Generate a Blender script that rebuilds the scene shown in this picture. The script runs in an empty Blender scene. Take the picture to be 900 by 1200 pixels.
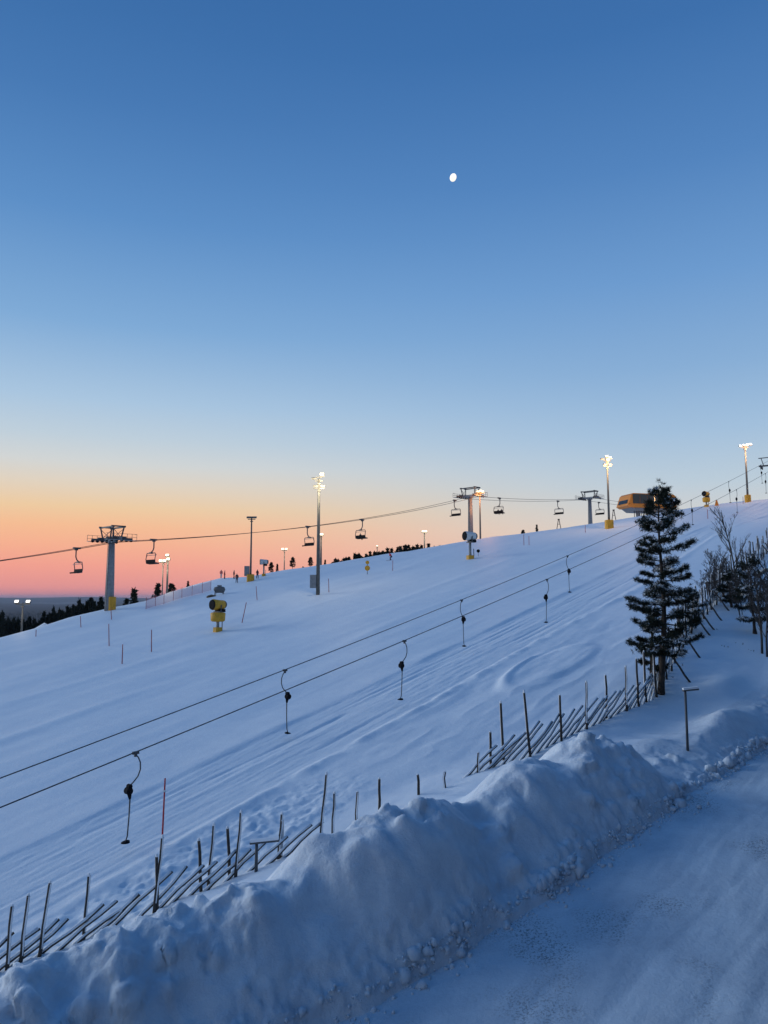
import bpy, math, random
import numpy as np
from mathutils import Vector, Matrix

sc = bpy.context.scene
# ------------------------------------------------------------------ camera
CAMZ = 14.3
PITCH = math.atan(100 / 900)
cam_d = bpy.data.cameras.new('camera')
cam = bpy.data.objects.new('camera', cam_d)
sc.collection.objects.link(cam)
cam.location = (0, 0, CAMZ)
cam.rotation_euler = (math.pi / 2 + PITCH, 0, 0)
cam_d.sensor_fit = 'HORIZONTAL'
cam_d.sensor_width = 36
cam_d.lens = 36
cam_d.clip_start = 0.1
cam_d.clip_end = 80000
sc.camera = cam
# ------------------------------------------------------------------ sky (clear dusk sky, glow on the western horizon)
def lin(r, g, b):
    return tuple(((c / 255 + 0.055) / 1.055) ** 2.4 if c > 10 else c / 255 / 12.92 for c in (r, g, b)) + (1,)
world = bpy.data.worlds.new('World')
sc.world = world
world.use_nodes = True
wt = world.node_tree
wt.nodes.clear()
wn, wl = wt.nodes, wt.links
wout = wn.new('ShaderNodeOutputWorld')
wbg = wn.new('ShaderNodeBackground')
wbg.inputs['Strength'].default_value = 1.0
wtc = wn.new('ShaderNodeTexCoord')
wsep = wn.new('ShaderNodeSeparateXYZ')
wl.new(wtc.outputs['Generated'], wsep.inputs[0])
def sky_ramp(stops):
    r = wn.new('ShaderNodeValToRGB')
    r.color_ramp.interpolation = 'EASE' if False else 'LINEAR'
    e = r.color_ramp.elements
    while len(e) > 1:
        e.remove(e[-1])
    for i, (deg, col) in enumerate(stops):
        p = math.sin(math.radians(max(deg, 0)))
        if i == 0:
            e[0].position = p; e[0].color = lin(*col)
        else:
            n = e.new(p); n.color = lin(*col)
    wl.new(wsep.outputs['Z'], r.inputs[0])
    return r
GLOW = [(0, (196, 134, 146)), (0.7, (232, 150, 146)), (2.2, (245, 162, 144)), (3.6, (248, 177, 145)), (5.0, (247, 190, 148)), (6.3, (239, 204, 162)),
        (7.8, (227, 211, 190)), (9.4, (211, 214, 213)), (11.2, (192, 208, 220)), (13.8, (170, 198, 224)), (19, (128, 171, 215)), (26, (93, 143, 199)),
        (33, (71, 121, 180)), (41, (55, 105, 164)), (60, (48, 95, 154)), (90, (46, 92, 151))]
FAR = [(0, (226, 190, 170)), (2.5, (228, 205, 188)), (5.0, (214, 210, 205)), (8.0, (188, 205, 218)), (11.5, (163, 192, 220)),
       (16, (136, 174, 214)), (22, (109, 155, 207)), (29, (83, 132, 190)), (37, (62, 112, 172)), (48, (52, 99, 158)), (90, (46, 92, 151))]
ra, rb = sky_ramp(GLOW), sky_ramp(FAR)
# azimuth: 1 towards the afterglow, 0 well away from it
wdot = wn.new('ShaderNodeVectorMath'); wdot.operation = 'DOT_PRODUCT'
ga = math.radians(-48)
wdot.inputs[1].default_value = (math.sin(ga), math.cos(ga), 0)
wl.new(wtc.outputs['Generated'], wdot.inputs[0])
wmr = wn.new('ShaderNodeMapRange')
wmr.interpolation_type = 'SMOOTHSTEP'
wmr.inputs['From Min'].default_value = 0.32
wmr.inputs['From Max'].default_value = 0.93
wl.new(wdot.outputs['Value'], wmr.inputs['Value'])
wmix = wn.new('ShaderNodeMix'); wmix.data_type = 'RGBA'
wl.new(wmr.outputs['Result'], wmix.inputs['Factor'])
wl.new(rb.outputs['Color'], wmix.inputs['A'])
wl.new(ra.outputs['Color'], wmix.inputs['B'])
wl.new(wmix.outputs['Result'], wbg.inputs['Color'])
wl.new(wbg.outputs[0], wout.inputs[0])
# ------------------------------------------------------------------ sun (already below the horizon: only the soft afterglow direction)
sun_d = bpy.data.lights.new('sun', 'SUN')
sun_d.energy = 1.35
sun_d.angle = math.radians(30)
sun_d.color = (0.86, 0.95, 1.0)
sun = bpy.data.objects.new('sun', sun_d)
sc.collection.objects.link(sun)
SAZ, SEL = math.radians(-70), math.radians(14)
sd = Vector((math.sin(SAZ) * math.cos(SEL), math.cos(SAZ) * math.cos(SEL), math.sin(SEL)))
sun.rotation_euler = sd.to_track_quat('Z', 'Y').to_euler()
# ------------------------------------------------------------------ exposure
sc.view_settings.view_transform = 'Standard'
sc.view_settings.look = 'None'
sc.view_settings.exposure = 0.0
sc.view_settings.gamma = 1.0
sc.view_settings.use_curve_mapping = False
sc.cycles.use_denoising = True
sc.cycles.max_bounces = 6
sc.cycles.sample_clamp_indirect = 4.0

rng = np.random.default_rng(7)
random.seed(7)
# ------------------------------------------------------------------ helpers
def tag(o, label=None, cat=None, group=None, kind=None):
    for k, v in (('label', label), ('category', cat), ('group', group), ('kind', kind)):
        if v: o[k] = v
    return o
def link(o, parent=None):
    sc.collection.objects.link(o)
    if parent: o.parent = parent
    return o
def empty(name, loc=(0, 0, 0), rz=0):
    o = bpy.data.objects.new(name, None)
    o.empty_display_size = 0.3
    o.location = loc
    o.rotation_euler = (0, 0, rz)
    return link(o)
def copy_tree(o, parent=None):
    c = o.copy(); sc.collection.objects.link(c); c.parent = parent
    for ch in list(o.children): copy_tree(ch, c)
    return c
class MB:
    def __init__(s): s.v = []; s.f = []; s.m = []; s.mi = 0
    def add(s, vs, fs):
        b = len(s.v)
        s.v.extend([tuple(p) for p in vs])
        s.f.extend([tuple(b + i for i in f) for f in fs])
        s.m.extend([s.mi] * len(fs))
        return s
    def box(s, c, size, rot=None):
        hx, hy, hz = size[0] / 2, size[1] / 2, size[2] / 2
        vs = [Vector((x, y, z)) for x in (-hx, hx) for y in (-hy, hy) for z in (-hz, hz)]
        if rot is not None: vs = [rot @ p for p in vs]
        c = Vector(c)
        return s.add([p + c for p in vs], [(0, 1, 3, 2), (4, 6, 7, 5), (0, 4, 5, 1), (2, 3, 7, 6), (0, 2, 6, 4), (1, 5, 7, 3)])
    def tube(s, pts, rad, n=6, caps=True):
        pts = [Vector(p) for p in pts]
        if not hasattr(rad, '__len__'): rad = [rad] * len(pts)
        vs, fs = [], []
        prev = None
        for i, p in enumerate(pts):
            d = (pts[min(i + 1, len(pts) - 1)] - pts[max(i - 1, 0)])
            d = d.normalized() if d.length > 1e-9 else Vector((0, 0, 1))
            if prev is None:
                a = Vector((0, 0, 1)) if abs(d.z) < 0.9 else Vector((1, 0, 0))
                x = d.cross(a).normalized()
            else:
                x = (prev - d * prev.dot(d)).normalized()
            prev = x
            y = d.cross(x)
            for k in range(n):
                t = 2 * math.pi * k / n
                vs.append(p + (x * math.cos(t) + y * math.sin(t)) * rad[i])
        for i in range(len(pts) - 1):
            for k in range(n):
                a, b = i * n + k, i * n + (k + 1) % n
                fs.append((a, b, b + n, a + n))
        if caps:
            fs.append(tuple(range(n - 1, -1, -1)))
            e = (len(pts) - 1) * n
            fs.append(tuple(range(e, e + n)))
        return s.add(vs, fs)
    def bar(s, a, b, w=0.1, h=None):
        a, b = Vector(a), Vector(b)
        d = b - a
        q = d.to_track_quat('X', 'Z').to_matrix()
        return s.box((a + b) / 2, (d.length, w, h or w), q)
    def build(s, name, mat, parent=None, smooth=False):
        me = bpy.data.meshes.new(name)
        me.from_pydata(s.v, [], s.f)
        for m in (mat if isinstance(mat, (list, tuple)) else [mat]): me.materials.append(m)
        if any(s.m): me.polygons.foreach_set('material_index', s.m)
        if smooth: me.polygons.foreach_set('use_smooth', [True] * len(s.f))
        me.update()
        return link(bpy.data.objects.new(name, me), parent)
def np_mesh(name, V, F, mat, parent=None, smooth=False, mi=None):
    me = bpy.data.meshes.new(name)
    V = np.ascontiguousarray(V, dtype=np.float32); F = np.ascontiguousarray(F, dtype=np.int32)
    k = F.shape[1]
    me.vertices.add(len(V)); me.vertices.foreach_set('co', V.ravel())
    me.loops.add(F.size); me.loops.foreach_set('vertex_index', F.ravel())
    me.polygons.add(len(F)); me.polygons.foreach_set('loop_start', np.arange(0, F.size, k, dtype=np.int32))
    for m in (mat if isinstance(mat, (list, tuple)) else [mat]): me.materials.append(m)
    if mi is not None: me.polygons.foreach_set('material_index', np.asarray(mi, dtype=np.int32))
    if smooth: me.polygons.foreach_set('use_smooth', np.ones(len(F), dtype=bool))
    me.update(calc_edges=True)
    return link(bpy.data.objects.new(name, me), parent)
# numpy value noise
def _hash(i, j, seed):
    h = (i.astype(np.int64) * 374761393 + j.astype(np.int64) * 668265263 + seed * 1442695041) & 0xFFFFFFFF
    h = ((h ^ (h >> 13)) * 1274126177) & 0xFFFFFFFF
    h = (h ^ (h >> 16)) & 0xFFFFFFFF
    return h / 4294967295.0
def vnoise(x, y, seed=0):
    x = np.asarray(x, float); y = np.asarray(y, float)
    i, j = np.floor(x), np.floor(y)
    fx, fy = x - i, y - j
    fx = fx * fx * fx * (fx * (fx * 6 - 15) + 10); fy = fy * fy * fy * (fy * (fy * 6 - 15) + 10)
    a = _hash(i, j, seed); b = _hash(i + 1, j, seed); c = _hash(i, j + 1, seed); d = _hash(i + 1, j + 1, seed)
    return (a + (b - a) * fx) * (1 - fy) + (c + (d - c) * fx) * fy - 0.5
def fbm(x, y, octv=4, seed=0, gain=0.5):
    s = 0; a = 1.0
    for o in range(octv):
        s = s + a * vnoise(x * 2 ** o + 17.3 * o, y * 2 ** o - 9.1 * o, seed + o)
        a *= gain
    return s
def worley(x, y, seed=0):
    i, j = np.floor(x), np.floor(y)
    best = np.full(np.shape(x), 9.0); h = np.zeros(np.shape(x))
    for a in (-1, 0, 1):
        for b in (-1, 0, 1):
            ci, cj = i + a, j + b
            d = np.hypot(ci + _hash(ci, cj, seed) - x, cj + _hash(ci, cj, seed + 5) - y)
            hh = _hash(ci, cj, seed + 9)
            h = np.where(d < best, hh, h); best = np.minimum(best, d)
    return best, h
def sstep(a, b, x):
    t = np.clip((x - a) / (b - a), 0, 1)
    return t * t * (3 - 2 * t)
# ------------------------------------------------------------------ materials
def mat(name, col, rough=0.7, metal=0.0, var=0.0, vscale=4.0, bump=0.0, bscale=30.0, col2=None, emit=None, estr=0.0, spec=0.5):
    m = bpy.data.materials.new(name)
    m.use_nodes = True
    nt = m.node_tree; N, L = nt.nodes, nt.links
    b = N['Principled BSDF']
    b.inputs['Roughness'].default_value = rough
    b.inputs['Metallic'].default_value = metal
    b.inputs['Specular IOR Level'].default_value = spec
    b.inputs['Base Color'].default_value = tuple(col) + (1,)
    if var or col2:
        tc = N.new('ShaderNodeTexCoord')
        nz = N.new('ShaderNodeTexNoise'); nz.inputs['Scale'].default_value = vscale; nz.inputs['Detail'].default_value = 5
        L.new(tc.outputs['Object'], nz.inputs['Vector'])
        r = N.new('ShaderNodeValToRGB')
        c2 = col2 or tuple(c * (1 - var) for c in col)
        r.color_ramp.elements[0].position = 0.35; r.color_ramp.elements[0].color = tuple(c2) + (1,)
        r.color_ramp.elements[1].position = 0.65; r.color_ramp.elements[1].color = tuple(col) + (1,)
        L.new(nz.outputs['Fac'], r.inputs[0]); L.new(r.outputs[0], b.inputs['Base Color'])
    if bump:
        tc = N.new('ShaderNodeTexCoord')
        nz = N.new('ShaderNodeTexNoise'); nz.inputs['Scale'].default_value = bscale; nz.inputs['Detail'].default_value = 6
        L.new(tc.outputs['Object'], nz.inputs['Vector'])
        bp = N.new('ShaderNodeBump'); bp.inputs['Strength'].default_value = bump; bp.inputs['Distance'].default_value = 0.05
        L.new(nz.outputs['Fac'], bp.inputs['Height']); L.new(bp.outputs[0], b.inputs['Normal'])
    if emit:
        b.inputs['Emission Color'].default_value = tuple(emit) + (1,)
        b.inputs['Emission Strength'].default_value = estr
    return m
def snow_material(name, col, col2, scale, bump, bscale, rough=0.55):
    m = mat(name, col, rough, spec=0.35)
    nt = m.node_tree; N, L = nt.nodes, nt.links
    b = N['Principled BSDF']
    g = N.new('ShaderNodeNewGeometry')
    n1 = N.new('ShaderNodeTexNoise'); n1.inputs['Scale'].default_value = scale; n1.inputs['Detail'].default_value = 8; n1.inputs['Roughness'].default_value = 0.65
    L.new(g.outputs['Position'], n1.inputs['Vector'])
    r = N.new('ShaderNodeValToRGB')
    r.color_ramp.elements[0].position = 0.3; r.color_ramp.elements[0].color = col2 + (1,)
    r.color_ramp.elements[1].position = 0.6; r.color_ramp.elements[1].color = col + (1,)
    L.new(n1.outputs['Fac'], r.inputs[0]); L.new(r.outputs[0], b.inputs['Base Color'])
    n2 = N.new('ShaderNodeTexNoise'); n2.inputs['Scale'].default_value = bscale; n2.inputs['Detail'].default_value = 10; n2.inputs['Roughness'].default_value = 0.7
    L.new(g.outputs['Position'], n2.inputs['Vector'])
    bp = N.new('ShaderNodeBump'); bp.inputs['Strength'].default_value = bump; bp.inputs['Distance'].default_value = 0.08
    L.new(n2.outputs['Fac'], bp.inputs['Height']); L.new(bp.outputs[0], b.inputs['Normal'])
    return m
M = {}
M['snow'] = snow_material('snow', (0.82, 0.87, 0.91), (0.76, 0.82, 0.88), 0.8, 0.35, 3.0)
M['bank'] = snow_material('plowed_snow', (0.79, 0.84, 0.88), (0.66, 0.71, 0.77), 1.4, 0.7, 5.0, 0.7)
M['capsnow'] = mat('cap_snow', (0.83, 0.85, 0.87), 0.6)
# packed snow road with gritted patches
M['road'] = snow_material('packed_snow_road', (0.70, 0.78, 0.84), (0.54, 0.61, 0.68), 0.5, 0.5, 6.0, 0.6)
def add_grit(m):
    nt = m.node_tree; N, L = nt.nodes, nt.links
    b = N['Principled BSDF']
    src = b.inputs['Base Color'].links[0].from_socket
    g = N.new('ShaderNodeNewGeometry')
    a = N.new('ShaderNodeTexNoise'); a.inputs['Scale'].default_value = 0.33; a.inputs['Detail'].default_value = 3
    c = N.new('ShaderNodeTexNoise'); c.inputs['Scale'].default_value = 14; c.inputs['Detail'].default_value = 4; c.inputs['Roughness'].default_value = 0.75
    L.new(g.outputs['Position'], a.inputs['Vector']); L.new(g.outputs['Position'], c.inputs['Vector'])
    m1 = N.new('ShaderNodeMapRange'); m1.inputs['From Min'].default_value = 0.50; m1.inputs['From Max'].default_value = 0.66
    m2 = N.new('ShaderNodeMapRange'); m2.inputs['From Min'].default_value = 0.50; m2.inputs['From Max'].default_value = 0.60
    L.new(a.outputs['Fac'], m1.inputs['Value']); L.new(c.outputs['Fac'], m2.inputs['Value'])
    mu = N.new('ShaderNodeMath'); mu.operation = 'MULTIPLY'
    L.new(m1.outputs[0], mu.inputs[0]); L.new(m2.outputs[0], mu.inputs[1])
    mx = N.new('ShaderNodeMix'); mx.data_type = 'RGBA'
    L.new(mu.outputs[0], mx.inputs['Factor']); L.new(src, mx.inputs['A'])
    mx.inputs['B'].default_value = (0.24, 0.26, 0.28, 1)
    L.new(mx.outputs['Result'], b.inputs['Base Color'])
add_grit(M['road'])
M['wood'] = mat('weathered_pole_wood', (0.075, 0.058, 0.048), 0.85, var=0.5, vscale=9, bump=0.4, bscale=25)
M['bark'] = mat('pine_bark', (0.06, 0.042, 0.032), 0.9, var=0.5, vscale=6, bump=0.6, bscale=20)
M['birch'] = mat('birch_bark', (0.07, 0.06, 0.055), 0.85, var=0.5, vscale=5)
M['needle'] = mat('pine_needles', (0.026, 0.034, 0.022), 0.8, var=0.5, vscale=1.5, spec=0.2)
M['spruce'] = mat('spruce_needles', (0.022, 0.028, 0.022), 0.85, var=0.4, vscale=0.6, spec=0.2)
M['steel'] = mat('galvanised_steel', (0.27, 0.28, 0.29), 0.55, 0.15, var=0.25, vscale=3)
M['dsteel'] = mat('dark_steel', (0.07, 0.072, 0.078), 0.6, 0.1)
M['post'] = mat('mast_steel', (0.16, 0.155, 0.14), 0.6, 0.3, var=0.3, vscale=2)
M['cable'] = mat('steel_rope', (0.035, 0.037, 0.042), 0.6, 0.4)
M['yellow'] = mat('yellow_padding', (0.72, 0.36, 0.02), 0.6, var=0.25, vscale=5)
M['orange'] = mat('orange_panel', (0.80, 0.26, 0.015), 0.45, var=0.1, vscale=2)
M['glass'] = mat('dark_glass', (0.02, 0.025, 0.03), 0.15)
M['white'] = mat('white_paint', (0.62, 0.63, 0.62), 0.5)
M['grey'] = mat('grey_cover', (0.13, 0.135, 0.14), 0.7, var=0.3, vscale=3)
M['black'] = mat('black_rubber', (0.010, 0.010, 0.012), 0.8, spec=0.1)
M['red'] = mat('red_plastic', (0.50, 0.025, 0.03), 0.55)
M['dred'] = mat('faded_red_pole', (0.34, 0.05, 0.06), 0.6)
M['rock'] = mat('bare_earth', (0.14, 0.10, 0.06), 0.9, var=0.5, vscale=3)
M['lamp'] = mat('lit_floodlight', (0.9, 0.9, 0.9), 0.4, emit=(1.0, 0.84, 0.50), estr=2.6)
M['lampw'] = mat('lit_white_floodlight', (0.9, 0.9, 0.9), 0.4, emit=(1.0, 0.92, 0.80), estr=2.6)
M['moon'] = mat('moon_glow', (0.5, 0.5, 0.48), 1.0, emit=(1.0, 0.95, 0.86), estr=1.0)  # emission stands in for sunlight on the moon
M['wall'] = mat('dark_timber_wall', (0.045, 0.048, 0.052), 0.8, var=0.3, vscale=1)
# ------------------------------------------------------------------ terrain
UA = math.radians(37.5)                     # the drag lift climbs this way
US, UC = math.sin(UA), math.cos(UA)
def to_uv(X, Y): return US * X + UC * Y, -UC * X + US * Y
def to_xy(u, v): return US * u - UC * v, UC * u + US * v
SP, CP = math.sin(PITCH), math.cos(PITCH)
def ray(px, py):
    """direction of a sight line, scaled to unit Y: (X/Y, 1, Z/Y)"""
    x, yu = (px - 450) / 900, (600 - py) / 900
    k = CP - SP * yu
    return x / k, 1.0, (SP + CP * yu) / k
PA, PB = 0.14, 0.143
CREST = [(-200, 800), (-100, 780), (0, 752), (43, 740), (83, 727), (133, 715), (170, 707), (200, 695), (230, 685), (257, 678.5), (290, 677), (317, 673), (363, 667),
         (407, 660), (453, 651), (480, 647), (530, 638), (563, 633), (613, 627), (653, 621), (693, 615), (740, 608), (814, 596), (876, 588), (900, 587), (1000, 577), (1100, 569)]
ct, cy = [], []
for px_, py_ in CREST:
    t_, _, g_ = ray(px_, py_)
    ct.append(t_); cy.append(14.3 / (PA * t_ + PB - g_))
ct = np.array(ct); cy = np.array(cy)
mt = np.array([ray(p, 680)[0] for p in (-100, 160, 260, 330, 520, 560, 1000)])
mm = np.array([-0.27, -0.24, -0.16, -0.03, 0.0, 0.035, 0.05])
# plowed bank: u, crest v, height
BK_U = np.array([-30.0, 0.0, 7.0, 9.0, 9.8, 10.6, 11.4, 12.2, 13.0, 13.8, 14.6, 15.4, 16.2, 17.0, 17.8, 18.6, 19.4, 20.2, 21.0, 21.8, 22.6, 23.4, 24.2, 25.0, 25.8, 26.6, 27.4, 28.2, 29.0, 29.8, 30.6, 31.4, 32.2, 33.0, 33.8, 34.6, 35.4, 38.0, 41.0, 46.0, 52.0, 60.0, 80.0, 120.0])
BK_C = np.array([30.0, 25.0, 21.6, 20.93, 20.67, 20.36, 20.04, 19.72, 19.4, 19.08, 18.76, 18.4, 18.0, 17.6, 17.16, 16.72, 16.27, 15.82, 15.48, 15.24, 15.0, 14.87, 14.73, 14.6, 14.46, 14.32, 14.18, 14.04, 13.9, 13.78, 13.66, 13.48, 13.24, 13.0, 12.78, 12.55, 12.33, 11.8, 11.0, 10.0, 9.0, 8.0, 8.0, 8.0])
BK_H = np.array([2.0, 2.2, 2.2, 2.53, 2.64, 2.8, 2.96, 3.03, 2.92, 2.76, 2.73, 2.67, 2.56, 2.47, 2.83, 3.43, 3.82, 3.87, 3.67, 3.29, 2.91, 2.62, 2.4, 2.27, 2.3, 2.49, 2.63, 2.6, 2.53, 2.49, 2.48, 2.48, 2.39, 1.94, 1.18, 0.62, 0.56, 0.8, 0.6, 0.5, 0.5, 0.5, 0.5, 0.5])
def road_edge(u): return 12.6 - 0.18 * (u - 19) + 0.0022 * np.clip(u - 30, 0, 40) ** 2 + 0.16 * np.clip(24 - u, 0, 20)
def bank(u, v, detail=True):
    vb = road_edge(u)
    if detail: vb = vb + 0.55 * fbm(u * 0.45, v * 0.0 + 3.1, 3, 11)
    vc = np.interp(u, BK_U, BK_C)
    hc = np.interp(u, BK_U, BK_H)
    if detail:
        hc = hc * (1 + 0.30 * fbm(u * 0.55, v * 0.12, 3, 21))
        vc = vc + 0.9 * fbm(u * 0.4, u * 0.0 + 7.7, 3, 31)
    wd = np.maximum(vc - vb, 0.8)
    w = (v - vb) / wd
    f = np.clip(w, 0, 1)
    face = 0.10 * sstep(0, 0.08, f) + 0.90 * sstep(0.0, 1.0, np.clip(f, 0, 1) ** 0.82)
    back = 1 - 0.62 * sstep(0, 3.0, v - vc) - 0.38 * sstep(2.0, 9.0, v - vc)
    return hc * np.where(w < 1, face, back), w
def verge(u, v): return 1.5 * sstep(18.5, 8.5, v) * sstep(29, 46, u)
def H(X, Y, detail=False):
    X = np.asarray(X, float); Y = np.asarray(Y, float)
    z = PA * X + PB * Y
    t = np.clip(X / np.maximum(Y, 20), -0.8, 0.8)
    yc = np.interp(t, ct, cy)
    p = PA * t + PB
    m = np.interp(t, mt, mm)
    d = np.maximum(Y - yc, 0)
    w = 14.0
    h = np.where(d < w, d * d / (2 * w), d - w / 2)
    z = z - (p - m) * h
    u, v = to_uv(X, Y)
    z = z - verge(u, v)
    # hump under the upper part of the drag lift
    z = z + 1.6 * np.exp(-((u - 118) / 20) ** 2 - ((v - 22) / 12) ** 2)
    bh, bw = bank(u, v, detail)
    near = sstep(150, 100, u)
    z = z + bh * near
    # the snow field rises softly towards the fence on the uphill side of the bank
    if detail:
        far = sstep(1, 6, v - np.interp(u, BK_U, BK_C))
        slope = sstep(21.5, 27, v + 0.32 * (u - 25))
        # broad rolls and wind drift
        z = z + 0.6 * fbm(u / 38, v / 24, 3, 3) * sstep(40, 90, v) * sstep(60, 110, Y)
        z = z + 0.22 * fbm(u / 7.0, v / 4.0, 4, 5) * far * (1 - 0.75 * slope)
        # drifts between fence and track, lower and upper part
        zone = sstep(17, 20, v) * sstep(28.6, 26.5, v)
        dr = np.abs(fbm(u / 6 + 0.6 * fbm(u / 9, v / 9, 2, 8), v / 2.2, 3, 41))
        z = z + 0.17 * (0.3 - dr) * zone * sstep(28, 36, u) * sstep(75, 60, u)
        # a curved wind ridge
        uu, vv = u - 51.5, v - 24.0
        rr = np.sqrt((uu / 6.5) ** 2 + (vv / 2.3) ** 2)
        ang = np.arctan2(vv, -uu)
        z = z + 0.26 * np.exp(-((rr - 1) / 0.13) ** 2) * sstep(-0.6, 0.3, ang) * sstep(2.6, 1.7, ang) + 0.15 * sstep(1.0, 0.7, rr)
        # trampled snow beside the lower fence
        tr = sstep(22.5, 24, v) * sstep(28.2, 26.8, v) * sstep(33, 24, u)
        z = z + tr * 0.7 * (0.30 * fbm(u * 1.0, v * 1.2, 3, 51) - 0.17 * np.abs(fbm(u * 2.6, v * 2.6, 2, 52)) + 0.05 * fbm(u * 6, v * 6, 2, 58))
        # drag lift track: berms on both sides, long streaks between
        b1 = 0.9 * vnoise(u / 14, 0 * u + 2.2, 61); b2 = 0.8 * vnoise(u / 11, 0 * u + 5.2, 62)
        k1 = np.clip(0.75 + 1.0 * fbm(u / 4, v * 0 + 1, 3, 63), 0.25, 1.6); k2 = np.clip(0.7 + 1.2 * fbm(u / 1.6, v / 1.5, 3, 64), 0.1, 1.8)
        z = z + 0.09 * k1 * np.exp(-((v - 35.3 - b1) / np.where(v > 35.3 + b1, 1.3, 0.45)) ** 2)
        z = z + 0.13 * k2 * np.exp(-((v - 28.2 - b2) / np.where(v > 28.2 + b2, 0.32, 0.6)) ** 2)
        tk = sstep(28, 29, v) * sstep(35.6, 34.8, v)
        z = z - 0.04 * tk
        z = z + 0.05 * tk * fbm(u / 16, v * 1.6, 3, 65) + 0.03 * tk * fbm(u / 1.5, v * 3, 3, 66)
        for r0 in (30.1, 30.9, 32.9, 33.6):
            z = z - 0.05 * np.exp(-((v - r0 - 0.5 * vnoise(u / 9, 0 * u + r0, 67)) / 0.16) ** 2) * np.clip(0.5 + 2 * vnoise(u / 6, 0 * u + 3 * r0, 68), 0, 1)
        # groomed piste above: faint long grooves and ski tracks
        pi_ = sstep(36, 39, v)
        z = z + pi_ * (0.05 * fbm(u / 22, v / 1.5, 3, 71) + 0.10 * fbm(u / 16, v / 6, 3, 72))
        for k in range(7):
            c0 = 48 + 9.5 * k
            z = z + pi_ * 0.11 * np.exp(-((v - c0 - 3.5 * vnoise(u / 24, 0 * u + k, 73)) / 0.9) ** 2) * np.clip(0.4 + 1.6 * vnoise(u / 15, 0 * u + 9 + k, 74), 0, 1)
        # plow texture of the bank face
        fz = sstep(0.0, 0.12, bw) * sstep(1.25, 0.85, bw) * near * np.clip(bh, 0, 2.5)
        lump = fbm(u * 0.42 + 0.5 * fbm(u * 0.5, v * 0.5, 2, 87), v * 0.42, 3, 81)
        z = z + fz * 0.28 * lump
        z = z + sstep(0.0, 0.1, bw) * sstep(0.5, 0.15, bw) * near * (0.34 * np.abs(fbm(u * 2.6, v * 2.6, 3, 83, 0.6)))
        sl = fbm(u * 0.33 + 4, v * 0.33, 3, 97)
        z = z + fz * sstep(0.9, 0.7, bw) * (0.10 * sstep(-0.025, 0.025, sl) - 0.05)
        gouge = np.clip(fbm(u * 0.30, v * 0.2, 2, 84) - 0.08, 0, 1)
        z = z - fz * 0.9 * gouge
        top = np.exp(-((bw - 1.05) / 0.28) ** 2) * near * sstep(0.8, 2.0, bh)
        z = z + top * (0.45 * np.abs(fbm(u * 0.7, v * 0.7, 2, 85)) + 0.08 * fbm(u * 2.5, v * 2.5, 3, 86))
        # mounds on the verge up the road
        z = z + 0.9 * np.exp(-((u - 43) / 2.6) ** 2 - ((v - 10.6) / 1.3) ** 2) + 0.5 * np.exp(-((u - 50) / 2.5) ** 2 - ((v - 12.5) / 1.2) ** 2)
    z = z - 0.35 * sstep(0.35, -0.4, v - road_edge(u)) * sstep(120, 110, u)
    return np.maximum(z, -86.0)
def ground(x, y): return float(H(np.array([x]), np.array([y]), True)[0])
def spot(px, py, y0=14.0, y1=400.0):
    """where the sight line through a picture point meets the snow"""
    t, _, g = ray(px, py)
    Y = np.linspace(y0, y1, 6000)
    hit = np.nonzero(H(t * Y, Y, True) >= CAMZ + g * Y)[0]
    y = Y[hit[0]] if len(hit) else float(np.interp(t, ct, cy))
    return Vector((t * y, y, ground(t * y, y)))
def at(px, py, Y):
    t, _, g = ray(px, py)
    return Vector((t * Y, Y, CAMZ + g * Y))
def ticks(lo, a, b, hi, fine, grow, mx):
    c = list(np.arange(a, b, fine))
    d, x = fine, c[-1]
    while x < hi:
        d = min(d * grow, mx); x += d; c.append(x)
    d, x, pre = fine, a, []
    while x > lo:
        d = min(d * grow, mx); x -= d; pre.append(x)
    return np.array(pre[::-1] + c)
gu = ticks(-320, 9, 50, 640, 0.09, 1.022, 7)
gv = ticks(-330, 8.5, 37, 620, 0.09, 1.022, 7)
UU, VV = np.meshgrid(gu, gv, indexing='ij')
XX, YY = to_xy(UU, VV)
ZZ = H(XX, YY, True)
nu, nv = len(gu), len(gv)
idx = np.arange(nu * nv).reshape(nu, nv)
F = np.stack([idx[:-1, :-1], idx[1:, :-1], idx[1:, 1:], idx[:-1, 1:]], -1).reshape(-1, 4)
# the plowed bank is its own object, the rest is the snow slope
BHH, BW = bank(UU, VV, True)
cb = np.interp(UU, BK_U, BK_C)
isb = (BW > -0.3) & (VV < cb + 1.6) & (UU < 58) & (UU > -20)
fb = isb.ravel()[F].all(1)
# clods and crumbly cuts of the plowed face, pushed out along the surface normal
def hash3(i, j, k, seed): return _hash(i + 57.0 * k, j - 131.0 * k, seed)
def worley3(P, seed):
    I = np.floor(P); best = np.full(len(P), 9.0); hv_ = np.zeros(len(P))
    for a in (-1, 0, 1):
        for b in (-1, 0, 1):
            for c in (-1, 0, 1):
                ci, cj, ck = I[:, 0] + a, I[:, 1] + b, I[:, 2] + c
                d_ = np.sqrt((ci + hash3(ci, cj, ck, seed) - P[:, 0]) ** 2 + (cj + hash3(ci, cj, ck, seed + 1) - P[:, 1]) ** 2 + (ck + hash3(ci, cj, ck, seed + 2) - P[:, 2]) ** 2)
                hv_ = np.where(d_ < best, hash3(ci, cj, ck, seed + 3), hv_); best = np.minimum(best, d_)
    return best, hv_
def vfbm3(P, octv, seed): return (fbm(P[:, 0] + 0.37 * P[:, 2], P[:, 1] - 0.53 * P[:, 2], octv, seed) + fbm(P[:, 2] + 0.29 * P[:, 1], P[:, 0] + 0.41 * P[:, 1], octv, seed + 7)) * 0.7
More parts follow.
